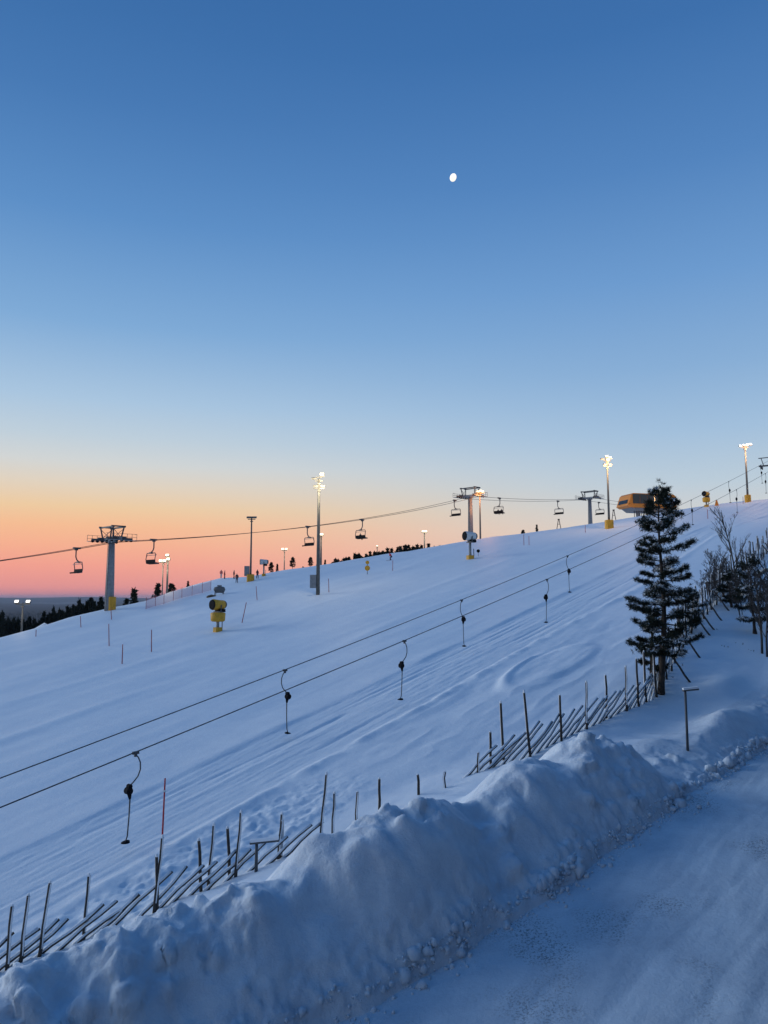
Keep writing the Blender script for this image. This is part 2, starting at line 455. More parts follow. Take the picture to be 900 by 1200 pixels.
Tu = np.stack([np.gradient(XX, axis=0), np.gradient(YY, axis=0), np.gradient(ZZ, axis=0)], -1)
Tv = np.stack([np.gradient(XX, axis=1), np.gradient(YY, axis=1), np.gradient(ZZ, axis=1)], -1)
NN = np.cross(Tu, Tv); NN /= np.linalg.norm(NN, axis=-1)[..., None]
NN *= np.sign(NN[..., 2:3])
sel = (BW > 0.0) & (VV < cb + 1.2) & (UU > 4) & (UU < 56)
Pk = np.stack([XX[sel], YY[sel], ZZ[sel]], -1)
wsel, hsel = BW[sel], np.clip(BHH[sel], 0, 1.6) / 1.6
rough_ = np.clip(sstep(-0.10, 0.16, vfbm3(Pk * 0.33, 2, 201)) * 0.95 + 0.95 * sstep(0.45, 0.05, wsel), 0.05, 1.2)
mask_ = sstep(0.0, 0.06, wsel) * sstep(1.2, 0.2, VV[sel] - cb[sel]) * (0.35 + 0.65 * hsel)
Pw = Pk + 0.22 * np.stack([vfbm3(Pk * 1.6, 2, 211), vfbm3(Pk * 1.6, 2, 221), vfbm3(Pk * 1.6, 2, 231)], -1)
e1, g1 = worley3(Pw * 1.25, 301); e2, g2 = worley3(Pw * 2.8, 311); e3, g3 = worley3(Pw * 5.5, 321)
dsp = rough_ * (0.30 * (1 - sstep(0.30, 0.62, e1)) * sstep(0.35, 0.9, g1) + 0.13 * (1 - sstep(0.25, 0.65, e2)) * g2 + 0.06 * (1 - sstep(0.2, 0.7, e3)) * g3 - 0.10) + 0.10 * vfbm3(Pk * 1.1, 3, 241)
dsp *= mask_
XX[sel] += NN[sel][:, 0] * dsp; YY[sel] += NN[sel][:, 1] * dsp; ZZ[sel] += NN[sel][:, 2] * dsp
V = np.stack([XX, YY, ZZ], -1).reshape(-1, 3)
def sub_mesh(name, faces, m):
    used, inv = np.unique(faces, return_inverse=True)
    return np_mesh(name, V[used], inv.reshape(faces.shape), m, smooth=True)
tag(sub_mesh('snow_slope', F[~fb], M['snow']), kind='structure')
tag(sub_mesh('snow_bank', F[fb], M['bank']), kind='structure')
# road of packed snow
ru = ticks(-120, 5, 60, 260, 0.22, 1.05, 4)
rv = np.linspace(0, 1, 170)
RU, RW = np.meshgrid(ru, rv, indexing='ij')
RV = -1.5 + (road_edge(RU) + 0.9 + 1.5) * RW
RX, RY = to_xy(RU, RV)
RZ = PA * RX + PB * RY - verge(RU, RV) - 0.02 + 0.05 * fbm(RU / 5, RV / 1.2, 3, 91) + 0.02 * fbm(RU * 1.2, RV * 3, 3, 92) + 0.02 * fbm(RU / 12, RV * 3.0, 3, 93)
for v0_ in (2.6, 4.2, 6.6, 8.1, 9.9):
    RZ = RZ - 0.022 * np.exp(-((RV + 0.18 * (RU - 19) - v0_ - 0.8 * vnoise(RU / 10, RU * 0 + v0_, 94)) / 0.17) ** 2)
ri = np.arange(RU.size).reshape(RU.shape)
RF = np.stack([ri[:-1, :-1], ri[1:, :-1], ri[1:, 1:], ri[:-1, 1:]], -1).reshape(-1, 4)
tag(np_mesh('road', np.stack([RX, RY, RZ], -1).reshape(-1, 3), RF, M['road'], smooth=True), kind='structure')
# valley floor to the horizon
M['valley'] = mat('forest_valley', (0.035, 0.042, 0.045), 0.95, var=0.3, vscale=0.002, spec=0.1)
def valley_material(m):
    nt = m.node_tree; N, L = nt.nodes, nt.links
    b = N['Principled BSDF']
    g = N.new('ShaderNodeNewGeometry')
    mp = N.new('ShaderNodeMapping'); mp.inputs['Scale'].default_value = (0.0011, 0.0005, 0.0)
    nz = N.new('ShaderNodeTexNoise'); nz.inputs['Scale'].default_value = 1.0; nz.inputs['Detail'].default_value = 6
    L.new(g.outputs['Position'], mp.inputs[0]); L.new(mp.outputs[0], nz.inputs['Vector'])
    r = N.new('ShaderNodeValToRGB')
    e = r.color_ramp.elements
    e[0].position = 0.60; e[0].color = (0.030, 0.038, 0.042, 1)
    e[1].position = 0.66; e[1].color = (0.45, 0.47, 0.5, 1)
    L.new(nz.outputs['Fac'], r.inputs[0]); L.new(r.outputs[0], b.inputs['Base Color'])
valley_material(M['valley'])
R_ = 45000
ang = np.linspace(0, 2 * np.pi, 97)[:-1]
VVv = np.concatenate([[[0, 0, -85.0]], np.stack([R_ * np.sin(ang), R_ * np.cos(ang), np.full(96, -85.0)], -1)])
VF = np.array([[0, 1 + (k + 1) % 96, 1 + k] for k in range(96)])
tag(np_mesh('valley_floor', VVv, VF, M['valley']), kind='structure')
# low fells along the horizon
hv, hf = [], []
n = 120
for i in range(n):
    a = math.radians(-75 + 150 * i / (n - 1))
    for j, (rr, k) in enumerate(((16000, 0), (21000, 1), (27000, 0))):
        h = -90 + k * (95 + 120 * float(fbm(np.array([i / 14.0]), np.array([2.0]), 3, 5)[0]) - 55 * (i / n))
        hv.append((rr * math.sin(a), rr * math.cos(a), h))
for i in range(n - 1):
    for j in range(2):
        a = i * 3 + j
        hf.append((a, a + 3, a + 4, a + 1))
tag(np_mesh('distant_fells', np.array(hv), np.array(hf), M['valley'], smooth=True), kind='structure')
# ------------------------------------------------------------------ hotel inferred behind the camera, unseen; sized and darkened to shade road and bank
hb = empty('unseen_hotel', to_xy(15, -8) + (0,))
tag(hb, 'unseen dark hotel behind the viewpoint, added to shade the road and snow bank', 'building')
hr = Matrix.Rotation(math.pi / 2 - UA, 3, 'Z')
hx, hy = to_xy(15, -8)
def hot(u, v, z): return Vector((u, v, z))
w_ = MB(); w_.box((0, -1, 4.5), (100, 11, 35)); wo = w_.build('wall', M['wall'], hb)
rf = MB(); rf.box((0, -1, 22.4), (101, 12.4, 0.7)); rf.build('roof', M['dsteel'], hb)
for o in hb.children: o.rotation_euler = (0, 0, math.pi / 2 - UA)
for fl in range(6):
    for k in range(14):
        wi = MB(); wi.box((-45.5 + 7 * k, 4.53, -1 + 4.3 * fl), (1.8, 0.1, 1.7)); o = wi.build('window', M['glass'], hb); o.rotation_euler = (0, 0, math.pi / 2 - UA)
# ------------------------------------------------------------------ moon
def ico(sub=2):
    import bmesh
    bm = bmesh.new(); bmesh.ops.create_icosphere(bm, subdivisions=sub, radius=1)
    vs = np.array([v.co[:] for v in bm.verts]); fs = np.array([[v.index for v in f.verts] for f in bm.faces]); bm.free()
    return vs, fs
iv, if_ = ico(3)
pm = at(531, 208, 20000)
mr = 20000 * 4.6 / 900 * 1.02
mo = np_mesh('moon', iv * np.array([0.86, 0.86, 1.05]) * mr, if_, M['moon'], smooth=True)  # sphere squashed: the gibbous phase is put into the shape
mo.location = pm
mo.rotation_euler = (math.radians(25), math.radians(18), 0)
tag(mo, 'pale gibbous moon alone high in the clear blue sky', 'moon')
# ------------------------------------------------------------------ drag lift
VLOW, VUP, HL = 29.7, 33.1, 3.7
def on_line(px, py, v0):
    """a picture point on the vertical plane above the track"""
    t, _, g = ray(px, py)
    y = v0 / (US - UC * t)
    return Vector((t * y, y, CAMZ + g * y))
def cable_fit(pts, v0):
    P = [on_line(px, py, v0) for px, py in pts]
    us = np.array([to_uv(p.x, p.y)[0] for p in P]); zs = np.array([p.z for p in P])
    return np.polyfit(us, zs, 3)
LOW = [(0, 947), (159, 881.5), (336, 807.5), (450, 761), (474, 750), (641, 678.5), (737, 636.5), (838, 586), (863, 574), (900, 553)]
UPP = [(0, 913.5), (334, 784), (397, 760), (450, 739), (540, 702.5), (665, 651), (740, 620), (810, 585.6), (854, 563.3), (888, 547)]
cl, cu = cable_fit(LOW, VLOW), cable_fit(UPP, VUP)
def cab(u, v0, c):
    x, y = to_xy(u, v0)
    return Vector((x, y, float(np.polyval(c, u))))
for v0, c, lab in ((VLOW, cl, 'thin dark drag lift rope on the fence side, carrying buttons up the slope'), (VUP, cu, 'thin dark drag lift rope on the piste side, with buttons coming down')):
    m_ = MB(); m_.tube([cab(u, v0, c) for u in np.linspace(-2, 215, 130)], 0.028, 5)
    tag(m_.build('drag_lift_rope', M['cable'], smooth=True), lab, 'rope')
def make_hanger():
    r = empty('button_hanger')
    m_ = MB(); m_.box((0, 0, 0.0), (0.30, 0.10, 0.12)); m_.box((0, 0, -0.1), (0.12, 0.08, 0.14)); m_.build('grip', M['dsteel'], r)
    arc = [(0, 0, -0.08), (0.14, 0, -0.22), (0.24, 0, -0.45), (0.25, 0, -0.75), (0.14, 0, -1.02), (-0.06, 0, -1.22), (-0.24, 0, -1.36)]
    m_ = MB(); m_.tube(arc, 0.03, 6); m_.build('hanger_arm', M['dsteel'], r, True)
    m_ = MB()
    m_.tube([(-0.30, -0.13, -1.56), (-0.30, 0.13, -1.56)], 0.155, 14)
    m_.tube([(-0.26, -0.10, -1.38), (-0.26, 0.10, -1.38)], 0.10, 10)
    m_.tube([(-0.26, 0, -1.62), (-0.22, 0, -1.92)], [0.12, 0.05], 10)
    m_.build('spring_box', M['black'], r)
    m_ = MB(); m_.tube([(-0.22, 0, -1.85), (-0.24, 0, -2.6), (-0.30, 0, -3.45), (-0.38, 0, -3.66)], [0.034, 0.03, 0.03, 0.024], 6); m_.build('tow_bar', M['dsteel'], r, True)
    m_ = MB(); m_.tube([(-0.40, 0, -3.64), (-0.39, 0, -3.67), (-0.385, 0, -3.71), (-0.39, 0, -3.74)], [0.10, 0.19, 0.19, 0.06], 14); m_.build('button_seat', M['black'], r, True)
    return r
HG = make_hanger()
HANG = [(159, 881.5, 0, 'button hanger on the lower rope beside the red marker pole'),
        (474, 750, 0, 'button hanger on the fence side rope, second up from the red pole'),
        (641, 678.5, 0, 'button hanger on the fence side rope, third up from the red pole'),
        (863, 574, 0, 'far button hanger on the fence side rope above the bare birch'),
        (897, 556, 0, 'far button hanger on the fence side rope beside the drag lift pylon'),
        (334, 784, 1, 'button hanger lowest down on the piste side rope'),
        (541, 702, 1, 'button hanger on the piste side rope, second from the bottom'),
        (665, 651, 1, 'button hanger on the piste side rope, third from the bottom'),
        (810, 585.6, 1, 'button hanger on the piste side rope, just beyond the tall pine'),
        (854, 563.3, 1, 'button hanger on the piste side rope, seen against the sky past the snow gun'),
        (891.5, 548, 1, 'button hanger on the piste side rope close to the drag lift pylon')]
for i, (px, py, side, lab) in enumerate(HANG):
    o = HG if i == 0 else copy_tree(HG)
    v0, c = ((VLOW, cl), (VUP, cu))[side]
    p = on_line(px, py, v0)
    u = to_uv(p.x, p.y)[0]
    o.location = cab(u, v0, c) - Vector((0, 0, 0.03))
    o.rotation_euler = (0, random.uniform(-0.03, 0.03), math.pi / 2 - UA + (math.pi if side else 0) + random.uniform(-0.1, 0.1))
    tag(o, lab, 'lift hanger', 'button hangers on the drag lift')
# drag lift pylon at the right edge
pq_ = on_line(902, 545, (VLOW + VUP) / 2); pu = to_uv(pq_.x, pq_.y)[0]
pyl = empty('drag_lift_pylon', to_xy(pu, (VLOW + VUP) / 2) + (0,), math.pi / 2 - UA)
pz = cab(pu, VLOW, cl).z
px0, py0 = to_xy(pu, (VLOW + VUP) / 2)
gz = ground(px0, py0)
pyl.location.z = gz
hh = pz - gz
m_ = MB(); m_.tube([(0.9, 0, -0.6), (0.9, 0, hh * 0.5), (0.9, 0, hh + 0.1)], [0.30, 0.25, 0.2], 12); m_.build('column', M['steel'], pyl, True)
m_ = MB(); m_.box((0.9, 0, hh + 0.30), (0.3, 4.4, 0.3)); m_.build('cross_arm', M['dsteel'], pyl)
m_ = MB()
for s in (-1, 1): m_.bar((0.9, s * 1.3, hh + 0.4), (0.9, s * 1.7, hh + 1.9), 0.13)
m_.bar((0.9, -2.2, hh + 1.95), (0.9, 2.2, hh + 1.95), 0.16); m_.build('lifting_frame', M['dsteel'], pyl)
for s in (-1, 1):
    m_ = MB(); m_.box((0.9, s * 1.7, hh + 0.12), (2.6, 0.12, 0.14)); sb = m_.build('sheave_beam', M['dsteel'], pyl)
    for k in range(4):
        w = MB(); w.tube([(0.0 + 0.6 * k, s * 1.7 - 0.05, hh - 0.17), (0.0 + 0.6 * k, s * 1.7 + 0.05, hh - 0.17)], 0.18, 12); w.build('sheave_wheel', M['black'], sb)
tag(pyl, 'steel drag lift pylon with crossarm and lifting frame at the top of the slope', 'pylon')
# ------------------------------------------------------------------ chairlift
CA = math.radians(44.4)
CS, CC = math.sin(CA), math.cos(CA)
T1 = at(131, 712, 128.0)
def cl_pos(px, py, off):
    """a picture point on the vertical plane of a rope; off is metres to the right of the line"""
    t, _, g = ray(px, py)
    k0 = CC * T1.x - CS * T1.y + off           # right-hand coordinate of the plane
    y = k0 / (CC * t - CS)
    return Vector((t * y, y, CAMZ + g * y))
def cl_s(p): return CS * (p.x - T1.x) + CC * (p.y - T1.y)
def cl_xy(s, off): return (T1.x + CS * s + CC * off, T1.y + CC * s - CS * off)
GA = 2.6
P1, P2, P3 = cl_pos(131, 635, 0), cl_pos(551, 583, 0), cl_pos(691, 585, 0)
S2, S3 = cl_s(P2), cl_s(P3)
PE = cl_pos(735, 591, 0); SE = cl_s(PE)
def rope_z(s):
    if s < 0:
        return P1.z + s * 0.23 + 0.0012 * s * s
    for a, b, za, zb, sag in ((0, S2, P1.z, P2.z, 1.9), (S2, S3, P2.z, P3.z, 0.6), (S3, SE + 40, P3.z, P3.z + (PE.z - P3.z) * (SE + 40 - S3) / (SE - S3), 0.1)):
        if s <= b:
            k = (s - a) / (b - a)
            return za + (zb - za) * k - 4 * sag * k * (1 - k)
    return PE.z
for off, lab in ((GA, 'chairlift haul rope on the near side of the towers, carrying riders uphill'), (-GA, 'chairlift haul rope on the far side of the towers, carrying empty chairs down')):
    m_ = MB(); m_.tube([cl_xy(s, off) + (rope_z(s),) for s in np.linspace(-60, SE + 3, 160)], 0.05, 5)
    tag(m_.build('haul_rope', M['cable'], smooth=True), lab, 'rope')
def make_tower(h, nwheels=6):
    """local x runs up the line, y to its left"""
    r = empty('chairlift_tower')
    m_ = MB(); m_.tube([(0, 0, -3.0), (0, 0, h * 0.5), (0, 0, h - 0.2)], [0.78, 0.64, 0.5], 14); m_.build('column', M['steel'], r, True)
    m_ = MB(); m_.box((0, 0, h - 0.10), (0.55, 2 * GA + 1.0, 0.5)); m_.box((0, 0, h - 0.5), (0.7, 1.5, 0.5)); m_.build('cross_arm', M['steel'], r)
    la = MB()
    for s in (-1, 1): la.bar((-0.72, s * 0.22, -0.4), (-0.55, s * 0.22, h - 0.4), 0.05)
    for k in range(int(h / 0.4)):
        x = -0.72 + 0.17 * k * 0.4 / h
        la.bar((x, -0.22, k * 0.4), (x, 0.22, k * 0.4), 0.03)
    la.build('ladder', M['dsteel'], r)
    for s in (-1, 1):
        fr = MB()
        for e in (-1, 1): fr.bar((e * 0.65, s * GA * 0.75, h), (e * 0.95, s * GA * 0.85, h + 1.75), 0.2)
        fr.bar((-0.65, s * GA * 0.75, h + 0.1), (0.95, s * GA * 0.85, h + 1.6), 0.07); fr.bar((0.65, s * GA * 0.75, h + 0.1), (-0.95, s * GA * 0.85, h + 1.6), 0.07)
        fr.build('lifting_frame', M['dsteel'], r)
        sb = MB(); sb.box((0, s * GA, h - 0.15), (4.6, 0.22, 0.36)); sb.box((0, s * GA, h + 0.1), (2.4, 0.3, 0.3)); sbo = sb.build('sheave_beam', M['dsteel'], r)
        for k in range(nwheels):
            w = MB(); x = -2.1 + 4.2 * k / (nwheels - 1)
            w.tube([(x, s * GA - 0.07, h - 0.38), (x, s * GA + 0.07, h - 0.38)], 0.26, 12); w.build('sheave_wheel', M['black'], sbo)
        ww = MB(); ww.box((0, s * (GA + 0.75), h - 0.42), (5.2, 0.6, 0.07)); wo = ww.build('walkway', M['steel'], r)
        rl = MB()
        for x in np.linspace(-2.55, 2.55, 7): rl.bar((x, s * (GA + 1.03), h - 0.4), (x, s * (GA + 1.03), h + 0.62), 0.05)
        for z in (0.1, 0.62): rl.bar((-2.57, s * (GA + 1.03), h + z), (2.57, s * (GA + 1.03), h + z), 0.05)
        for x in (-2.57, 2.57): rl.bar((x, s * (GA + 1.03), h + 0.62), (x, s * (GA + 0.45), h + 0.62), 0.05)
        rl.build('railing', M['dsteel'], wo)
    bm = MB()
    for e in (-1, 1): bm.bar((e * 0.95, -GA * 0.85 - 0.35, h + 1.85), (e * 0.95, GA * 0.85 + 0.35, h + 1.85), 0.24)
    for s in (-1, 1): bm.bar((-1.25, s * GA * 0.85, h + 1.95), (1.25, s * GA * 0.85, h + 1.95), 0.22)
    bm.build('top_beam', M['dsteel'], r)
    return r
def pad(parent, x, y, w, h, z=0.0, name='safety_pad', mt='yellow', tilt=0.0):
    m_ = MB()
    k = w / 2; b = 0.16 * w
    ring = [(-k + b, -k), (k - b, -k), (k, -k + b), (k, k - b), (k - b, k), (-k + b, k), (-k, k - b), (-k, -k + b)]
    vs = [(x + a * sc_, y + c * sc_, zz) for zz, sc_ in ((z - 1.0, 1), (z + h * 0.93, 1), (z + h, 0.9)) for a, c in ring]
    fs = [(i * 8 + j, i * 8 + (j + 1) % 8, (i + 1) * 8 + (j + 1) % 8, (i + 1) * 8 + j) for i in range(2) for j in range(8)] + [tuple(range(16, 24))]
    m_.add(vs, fs)
    return m_.build(name, M[mt], parent)
for i, (P, lab) in enumerate(((P1, 'grey steel chairlift tower with yellow padded foot at the left crest'),
                              (P2, 'chairlift tower behind the white snow gun, lit orange as if by the last sun'),
                              (P3, 'farthest chairlift tower, beside the orange lift station'))):
    gz = ground(P.x, P.y)
    t_ = make_tower(P.z - gz + 0.55)
    t_.location = (P.x, P.y, gz)
    t_.rotation_euler = (0, 0, math.pi / 2 - CA)
    if i == 0: pad(t_, 0.15, -0.5, 1.15, 2.2)
    tag(t_, lab, 'lift tower', 'chairlift towers')
def make_chair():
    """local x is the way the riders face, origin at the rope"""
    r = empty('chairlift_chair')
    m_ = MB(); m_.box((0, 0, 0.0), (0.95, 0.26, 0.22)); m_.box((0, -0.1, -0.18), (0.35, 0.3, 0.2)); m_.build('grip', M['dsteel'], r)
    m_ = MB(); m_.tube([(0, -0.15, -0.1), (0, -0.16, -1.1), (-0.1, -0.12, -1.45), (-0.3, 0, -1.72)], 0.085, 8); m_.build('hanger_arm', M['dsteel'], r, True)
    m_ = MB()
    m_.box((-0.3, 0, -1.78), (0.3, 0.6, 0.2))
    for s in (-1, 1):
        m_.tube([(-0.3, 0, -1.80), (-0.3, s * 1.02, -1.80), (-0.26, s * 1.16, -1.95), (-0.36, s * 1.18, -2.6), (-0.30, s * 1.16, -3.12), (0.25, s * 1.14, -3.2)], 0.06, 6)
    m_.build('bail_frame', M['dsteel'], r)
    for k in range(4):
        y = -0.83 + 0.553 * k
        q = MB(); q.box((0.0, y, -3.12), (0.62, 0.53, 0.17), Matrix.Rotation(0.12, 3, 'Y')); q.build('seat_cushion', M['black'], r)
        q = MB(); q.box((-0.37, y, -2.86), (0.09, 0.50, 0.40), Matrix.Rotation(-0.2, 3, 'Y')); q.build('backrest', M['black'], r)
    m_ = MB()
    m_.tube([(-0.3, -1.1, -2.2), (-0.15, -1.1, -2.02), (0.0, -0.9, -2.05), (0.0, 0.9, -2.05), (-0.15, 1.1, -2.02), (-0.3, 1.1, -2.2)], 0.035, 6)
    m_.build('restraint_bar', M['steel'], r)
    return r
CHR = make_chair()
CHAIRS = [(90, 642, -GA, 'empty four seat chair hanging downhill of the left tower'),
          (180, 629, GA, 'empty four seat chair just uphill of the left tower'),
          (361, 609, -GA, 'empty four seat chair beside the tall light mast'),
          (424, 602, GA, 'four seat chair with one rider above the dark tree line'),
          (533, 586, -GA, 'empty four seat chair under the orange lit tower'),
          (585, 582, GA, 'four seat chair with two riders just past the orange lit tower'),
          (654, 586, -GA, 'empty four seat chair above the small wooden trestle'),
          (702, 588, -GA, 'empty four seat chair partly behind the farthest tower')]
chair_locs = {}
for i, (px, py, off, lab) in enumerate(CHAIRS):
    o = CHR if i == 0 else copy_tree(CHR)
    s = cl_s(cl_pos(px, py, off))
    x, y = cl_xy(s, off)
    o.location = (x, y, rope_z(s)); o.scale = (1.28, 1.28, 1.28)
    o.rotation_euler = (0, 0, math.pi / 2 - CA + (0 if off > 0 else math.pi))
    tag(o, lab, 'chairlift chair', 'chairs on the chairlift')
    chair_locs[px] = o
# ------------------------------------------------------------------ people (each body one skinned surface)
def person_mat(name, jacket, trousers, skin=(0.45, 0.30, 0.22), split=0.86, neck=1.48):
    m = bpy.data.materials.new(name); m.use_nodes = True
    nt = m.node_tree; N, L = nt.nodes, nt.links
    b = N['Principled BSDF']; b.inputs['Roughness'].default_value = 0.8
    tc = N.new('ShaderNodeTexCoord'); sp = N.new('ShaderNodeSeparateXYZ'); L.new(tc.outputs['Object'], sp.inputs[0])
    r = N.new('ShaderNodeValToRGB'); r.color_ramp.interpolation = 'CONSTANT'
    e = r.color_ramp.elements
    e[0].position = 0; e[0].color = (0.02, 0.02, 0.02, 1)
    e[1].position = 0.1 / 2; e[1].color = tuple(trousers) + (1,)
    for p, c in ((split / 2, jacket), (neck / 2, skin), (1.60 / 2, (0.03, 0.03, 0.035))):
        n_ = e.new(p); n_.color = tuple(c) + (1,)
    mu = N.new('ShaderNodeMath'); mu.operation = 'MULTIPLY'; mu.inputs[1].default_value = 0.5
    L.new(sp.outputs['Z'], mu.inputs[0]); L.new(mu.outputs[0], r.inputs[0]); L.new(r.outputs[0], b.inputs['Base Color'])
    return m
def skin_body(name, J, E, material, parent=None):
    me = bpy.data.meshes.new(name)
    keys = list(J)
    me.from_pydata([J[k][0] for k in keys], [(keys.index(a), keys.index(b)) for a, b in E], [])
    me.materials.append(material)
    o = link(bpy.data.objects.new(name, me), parent)
    o.modifiers.new('skin', 'SKIN'); sb = o.modifiers.new('sub', 'SUBSURF'); sb.levels = 1; sb.render_levels = 1
    if not me.skin_vertices: me.attributes
    for k, sv in zip(keys, me.skin_vertices[0].data):
        sv.radius = (J[k][1], J[k][1]); sv.use_root = (k == 'pelvis')
    return o
EDG = [('pelvis', 'waist'), ('waist', 'chest'), ('chest', 'neck'), ('neck', 'head'), ('head', 'crown')] + [e for s in 'lr' for e in
      (('chest', 'sh' + s), ('sh' + s, 'el' + s), ('el' + s, 'wr' + s), ('wr' + s, 'ha' + s), ('pelvis', 'hi' + s), ('hi' + s, 'kn' + s), ('kn' + s, 'an' + s), ('an' + s, 'to' + s))]
def joints(stance=0.0, seated=False, crouch=0.0, arm=0.0):
    J = {'pelvis': ((0, 0, 0.95), 0.17), 'waist': ((0, 0, 1.10), 0.16), 'chest': ((0.03, 0, 1.34), 0.18), 'neck': ((0.03, 0, 1.52), 0.075), 'head': ((0.05, 0, 1.63), 0.12), 'crown': ((0.04, 0, 1.74), 0.10)}
    for s, q in (('l', 1), ('r', -1)):
        J['sh' + s] = ((0.02, q * 0.21, 1.41), 0.085)
        J['el' + s] = ((-0.02 + arm * 0.15, q * (0.30 + 0.1 * arm), 1.14), 0.065)
        J['wr' + s] = ((0.10 + arm * 0.3, q * (0.28 + 0.12 * arm), 0.93 + 0.15 * arm), 0.05)
        J['ha' + s] = ((0.14 + arm * 0.35, q * (0.27 + 0.12 * arm), 0.85 + 0.15 * arm), 0.05)
        J['hi' + s] = ((0, q * 0.10, 0.88), 0.125)
        J['kn' + s] = ((0.05 + q * stance * 0.5, q * 0.12, 0.50), 0.085)
        J['an' + s] = ((q * stance, q * 0.13, 0.10), 0.07)
        J['to' + s] = ((0.17 + q * stance, q * 0.14, 0.055), 0.055)
    if crouch:
        for k in J:
            (x, y, z), r = J[k]
            if z > 0.6: J[k] = ((x - 0.18 + (z - 0.8) * 0.55 * crouch, y, z - 0.22 * crouch - max(0, z - 1.0) * 0.12), r)
            elif z > 0.3: J[k] = ((x + 0.14 * crouch, y, z - 0.06), r)
    if seated:
        for s, q in (('l', 1), ('r', -1)):
            J['kn' + s] = ((0.45, q * 0.13, 0.88), 0.085); J['an' + s] = ((0.50, q * 0.13, 0.42), 0.07); J['to' + s] = ((0.68, q * 0.13, 0.36), 0.055)
            J['wr' + s] = ((0.25, q * 0.26, 1.02), 0.05); J['ha' + s] = ((0.33, q * 0.22, 1.0), 0.05)
    return J
dark, navy, redj, plum = (0.02, 0.022, 0.028), (0.03, 0.035, 0.07), (0.34, 0.02, 0.02), (0.10, 0.02, 0.04)
FOLK = [(263, 678.5, redj, dark, 0.08, 0.3, 'person in a dark red jacket standing at the left of the group on the crest', 0.0),
        (274, 676.5, plum, dark, 0.12, 0.5, 'person in a plum jacket standing tallest on the snowy crest', 0.0),
        (277.5, 683, dark, navy, 0.05, 2.0, 'person in dark clothes standing just below the crest', 0.0),
        (301.5, 678, plum, navy, 0.10, -0.6, 'person in dark purple clothes beside the yellow mast foot', 0.0),
        (259, 677.5, (0.45, 0.12, 0.12), (0.4, 0.4, 0.42), 0.05, 1.2, 'small person in pale red clothes behind the others on the crest', 0.0),
        (458, 656.5, (0.55, 0.02, 0.03), (0.10, 0.02, 0.03), 0.15, 3.6, 'skier in a bright red suit crouching down the slope below the tree line', 1.0)]
for i, (px, py, jk, tr, st, rz, lab, cr) in enumerate(FOLK):
    p = spot(px, py)
    o = skin_body('person', joints(st, crouch=cr, arm=0.6 if cr else 0.1), EDG, person_mat('outfit_%d' % i, jk, tr))
    o.location = p; o.rotation_euler = (0, 0, rz)
    if py < 678 and p.y > 150: pass
    tag(o, lab, 'person', 'people on the slope')
    if cr:
        for q in (-1, 1):
            m_ = MB(); m_.add([(-0.8, q * 0.13 - 0.04, 0.01), (0.85, q * 0.13 - 0.05, 0.01), (0.85, q * 0.13 + 0.05, 0.01), (-0.8, q * 0.13 + 0.04, 0.01),
                               (-0.8, q * 0.13 - 0.04, 0.035), (0.85, q * 0.13 - 0.05, 0.035), (0.85, q * 0.13 + 0.05, 0.035), (-0.8, q * 0.13 + 0.04, 0.035), (0.98, q * 0.13, 0.12)],
                              [(0, 3, 2, 1), (4, 5, 6, 7), (0, 1, 5, 4), (2, 3, 7, 6), (3, 0, 4, 7), (1, 8, 5), (5, 8, 6), (6, 8, 2), (1, 2, 8)])
            k = m_.build('ski', M['black']); k.location = p; k.rotation_euler = (0.0, 0.12, rz)
            tag(k, ('left' if q > 0 else 'right') + ' ski of the crouching skier in the bright red suit', 'ski', 'skis of the red skier')
for px, offs, labs in ((424, (0.3,), ('rider in dark clothes sitting alone on a chairlift chair',)),
                       (585, (-0.55, 0.3), ('rider in dark clothes on the chair for two, on its outer seat', 'rider in dark clothes on the chair for two, on its inner seat'))):
    c = chair_locs[px]
    for yo, lab in zip(offs, labs):
        o = skin_body('person', joints(seated=True), EDG, person_mat('rider_outfit', (0.03, 0.03, 0.04), (0.025, 0.025, 0.03)))
        q = Matrix.Rotation(c.rotation_euler.z, 3, 'Z') @ Vector((-0.08, yo * 1.28, -3.05 * 1.28 - 0.76))
        o.location = c.location + q; o.rotation_euler = (0, 0, c.rotation_euler.z)
        tag(o, lab, 'person', 'riders on the chairlift')
# ------------------------------------------------------------------ lift station
st = empty('lift_station', PE, math.radians(14))
sg = ground(PE.x, PE.y)
prof = [(-8.0, -1.7), (-6.6, 1.9), (-5.8, 2.5), (9.5, 2.5), (10.5, 1.7), (10.5, -1.7), (9.0, -2.3), (-6.8, -2.3)]
def prism(m_, pr, y0, y1):
    n_ = len(pr)
    m_.add([(x, y0, z) for x, z in pr] + [(x, y1, z) for x, z in pr],
           [tuple(range(n_)), tuple(range(2 * n_ - 1, n_ - 1, -1))] + [(i, i + n_, (i + 1) % n_ + n_, (i + 1) % n_) for i in range(n_)])
sx = 6.0
m_ = MB(); prism(m_, [(x + sx, z + 0.9) for x, z in prof], -3.6, 3.6); m_.build('canopy_shell', M['orange'], st)
m_ = MB(); prism(m_, [(-6.3 + sx, -1.4), (-4.5 + sx, -2.6), (8.4 + sx, -2.6), (9.2 + sx, -1.45)], -3.2, 3.2); m_.build('underside', M['steel'], st)
for y in (-3.66, 3.66):
    for k in range(5):
        q = MB(); q.box((-4.75 + 2.75 * k + sx, y, 1.5), (2.62, 0.12, 3.2)); q.build('window_panel', M['glass'], st)
m_ = MB(); m_.box((-7.55 + sx, 0, 0.6), (0.1, 5.4, 1.4), Matrix.Rotation(0.37, 3, 'Y')); m_.build('end_window', M['glass'], st)
for x in (-2.0, 7.0):
    m_ = MB(); m_.tube([(x + sx, 0, -2.5), (x + sx, 0, sg - PE.z - 2.0)], 0.75, 12); m_.build('support_column', M['steel'], st)
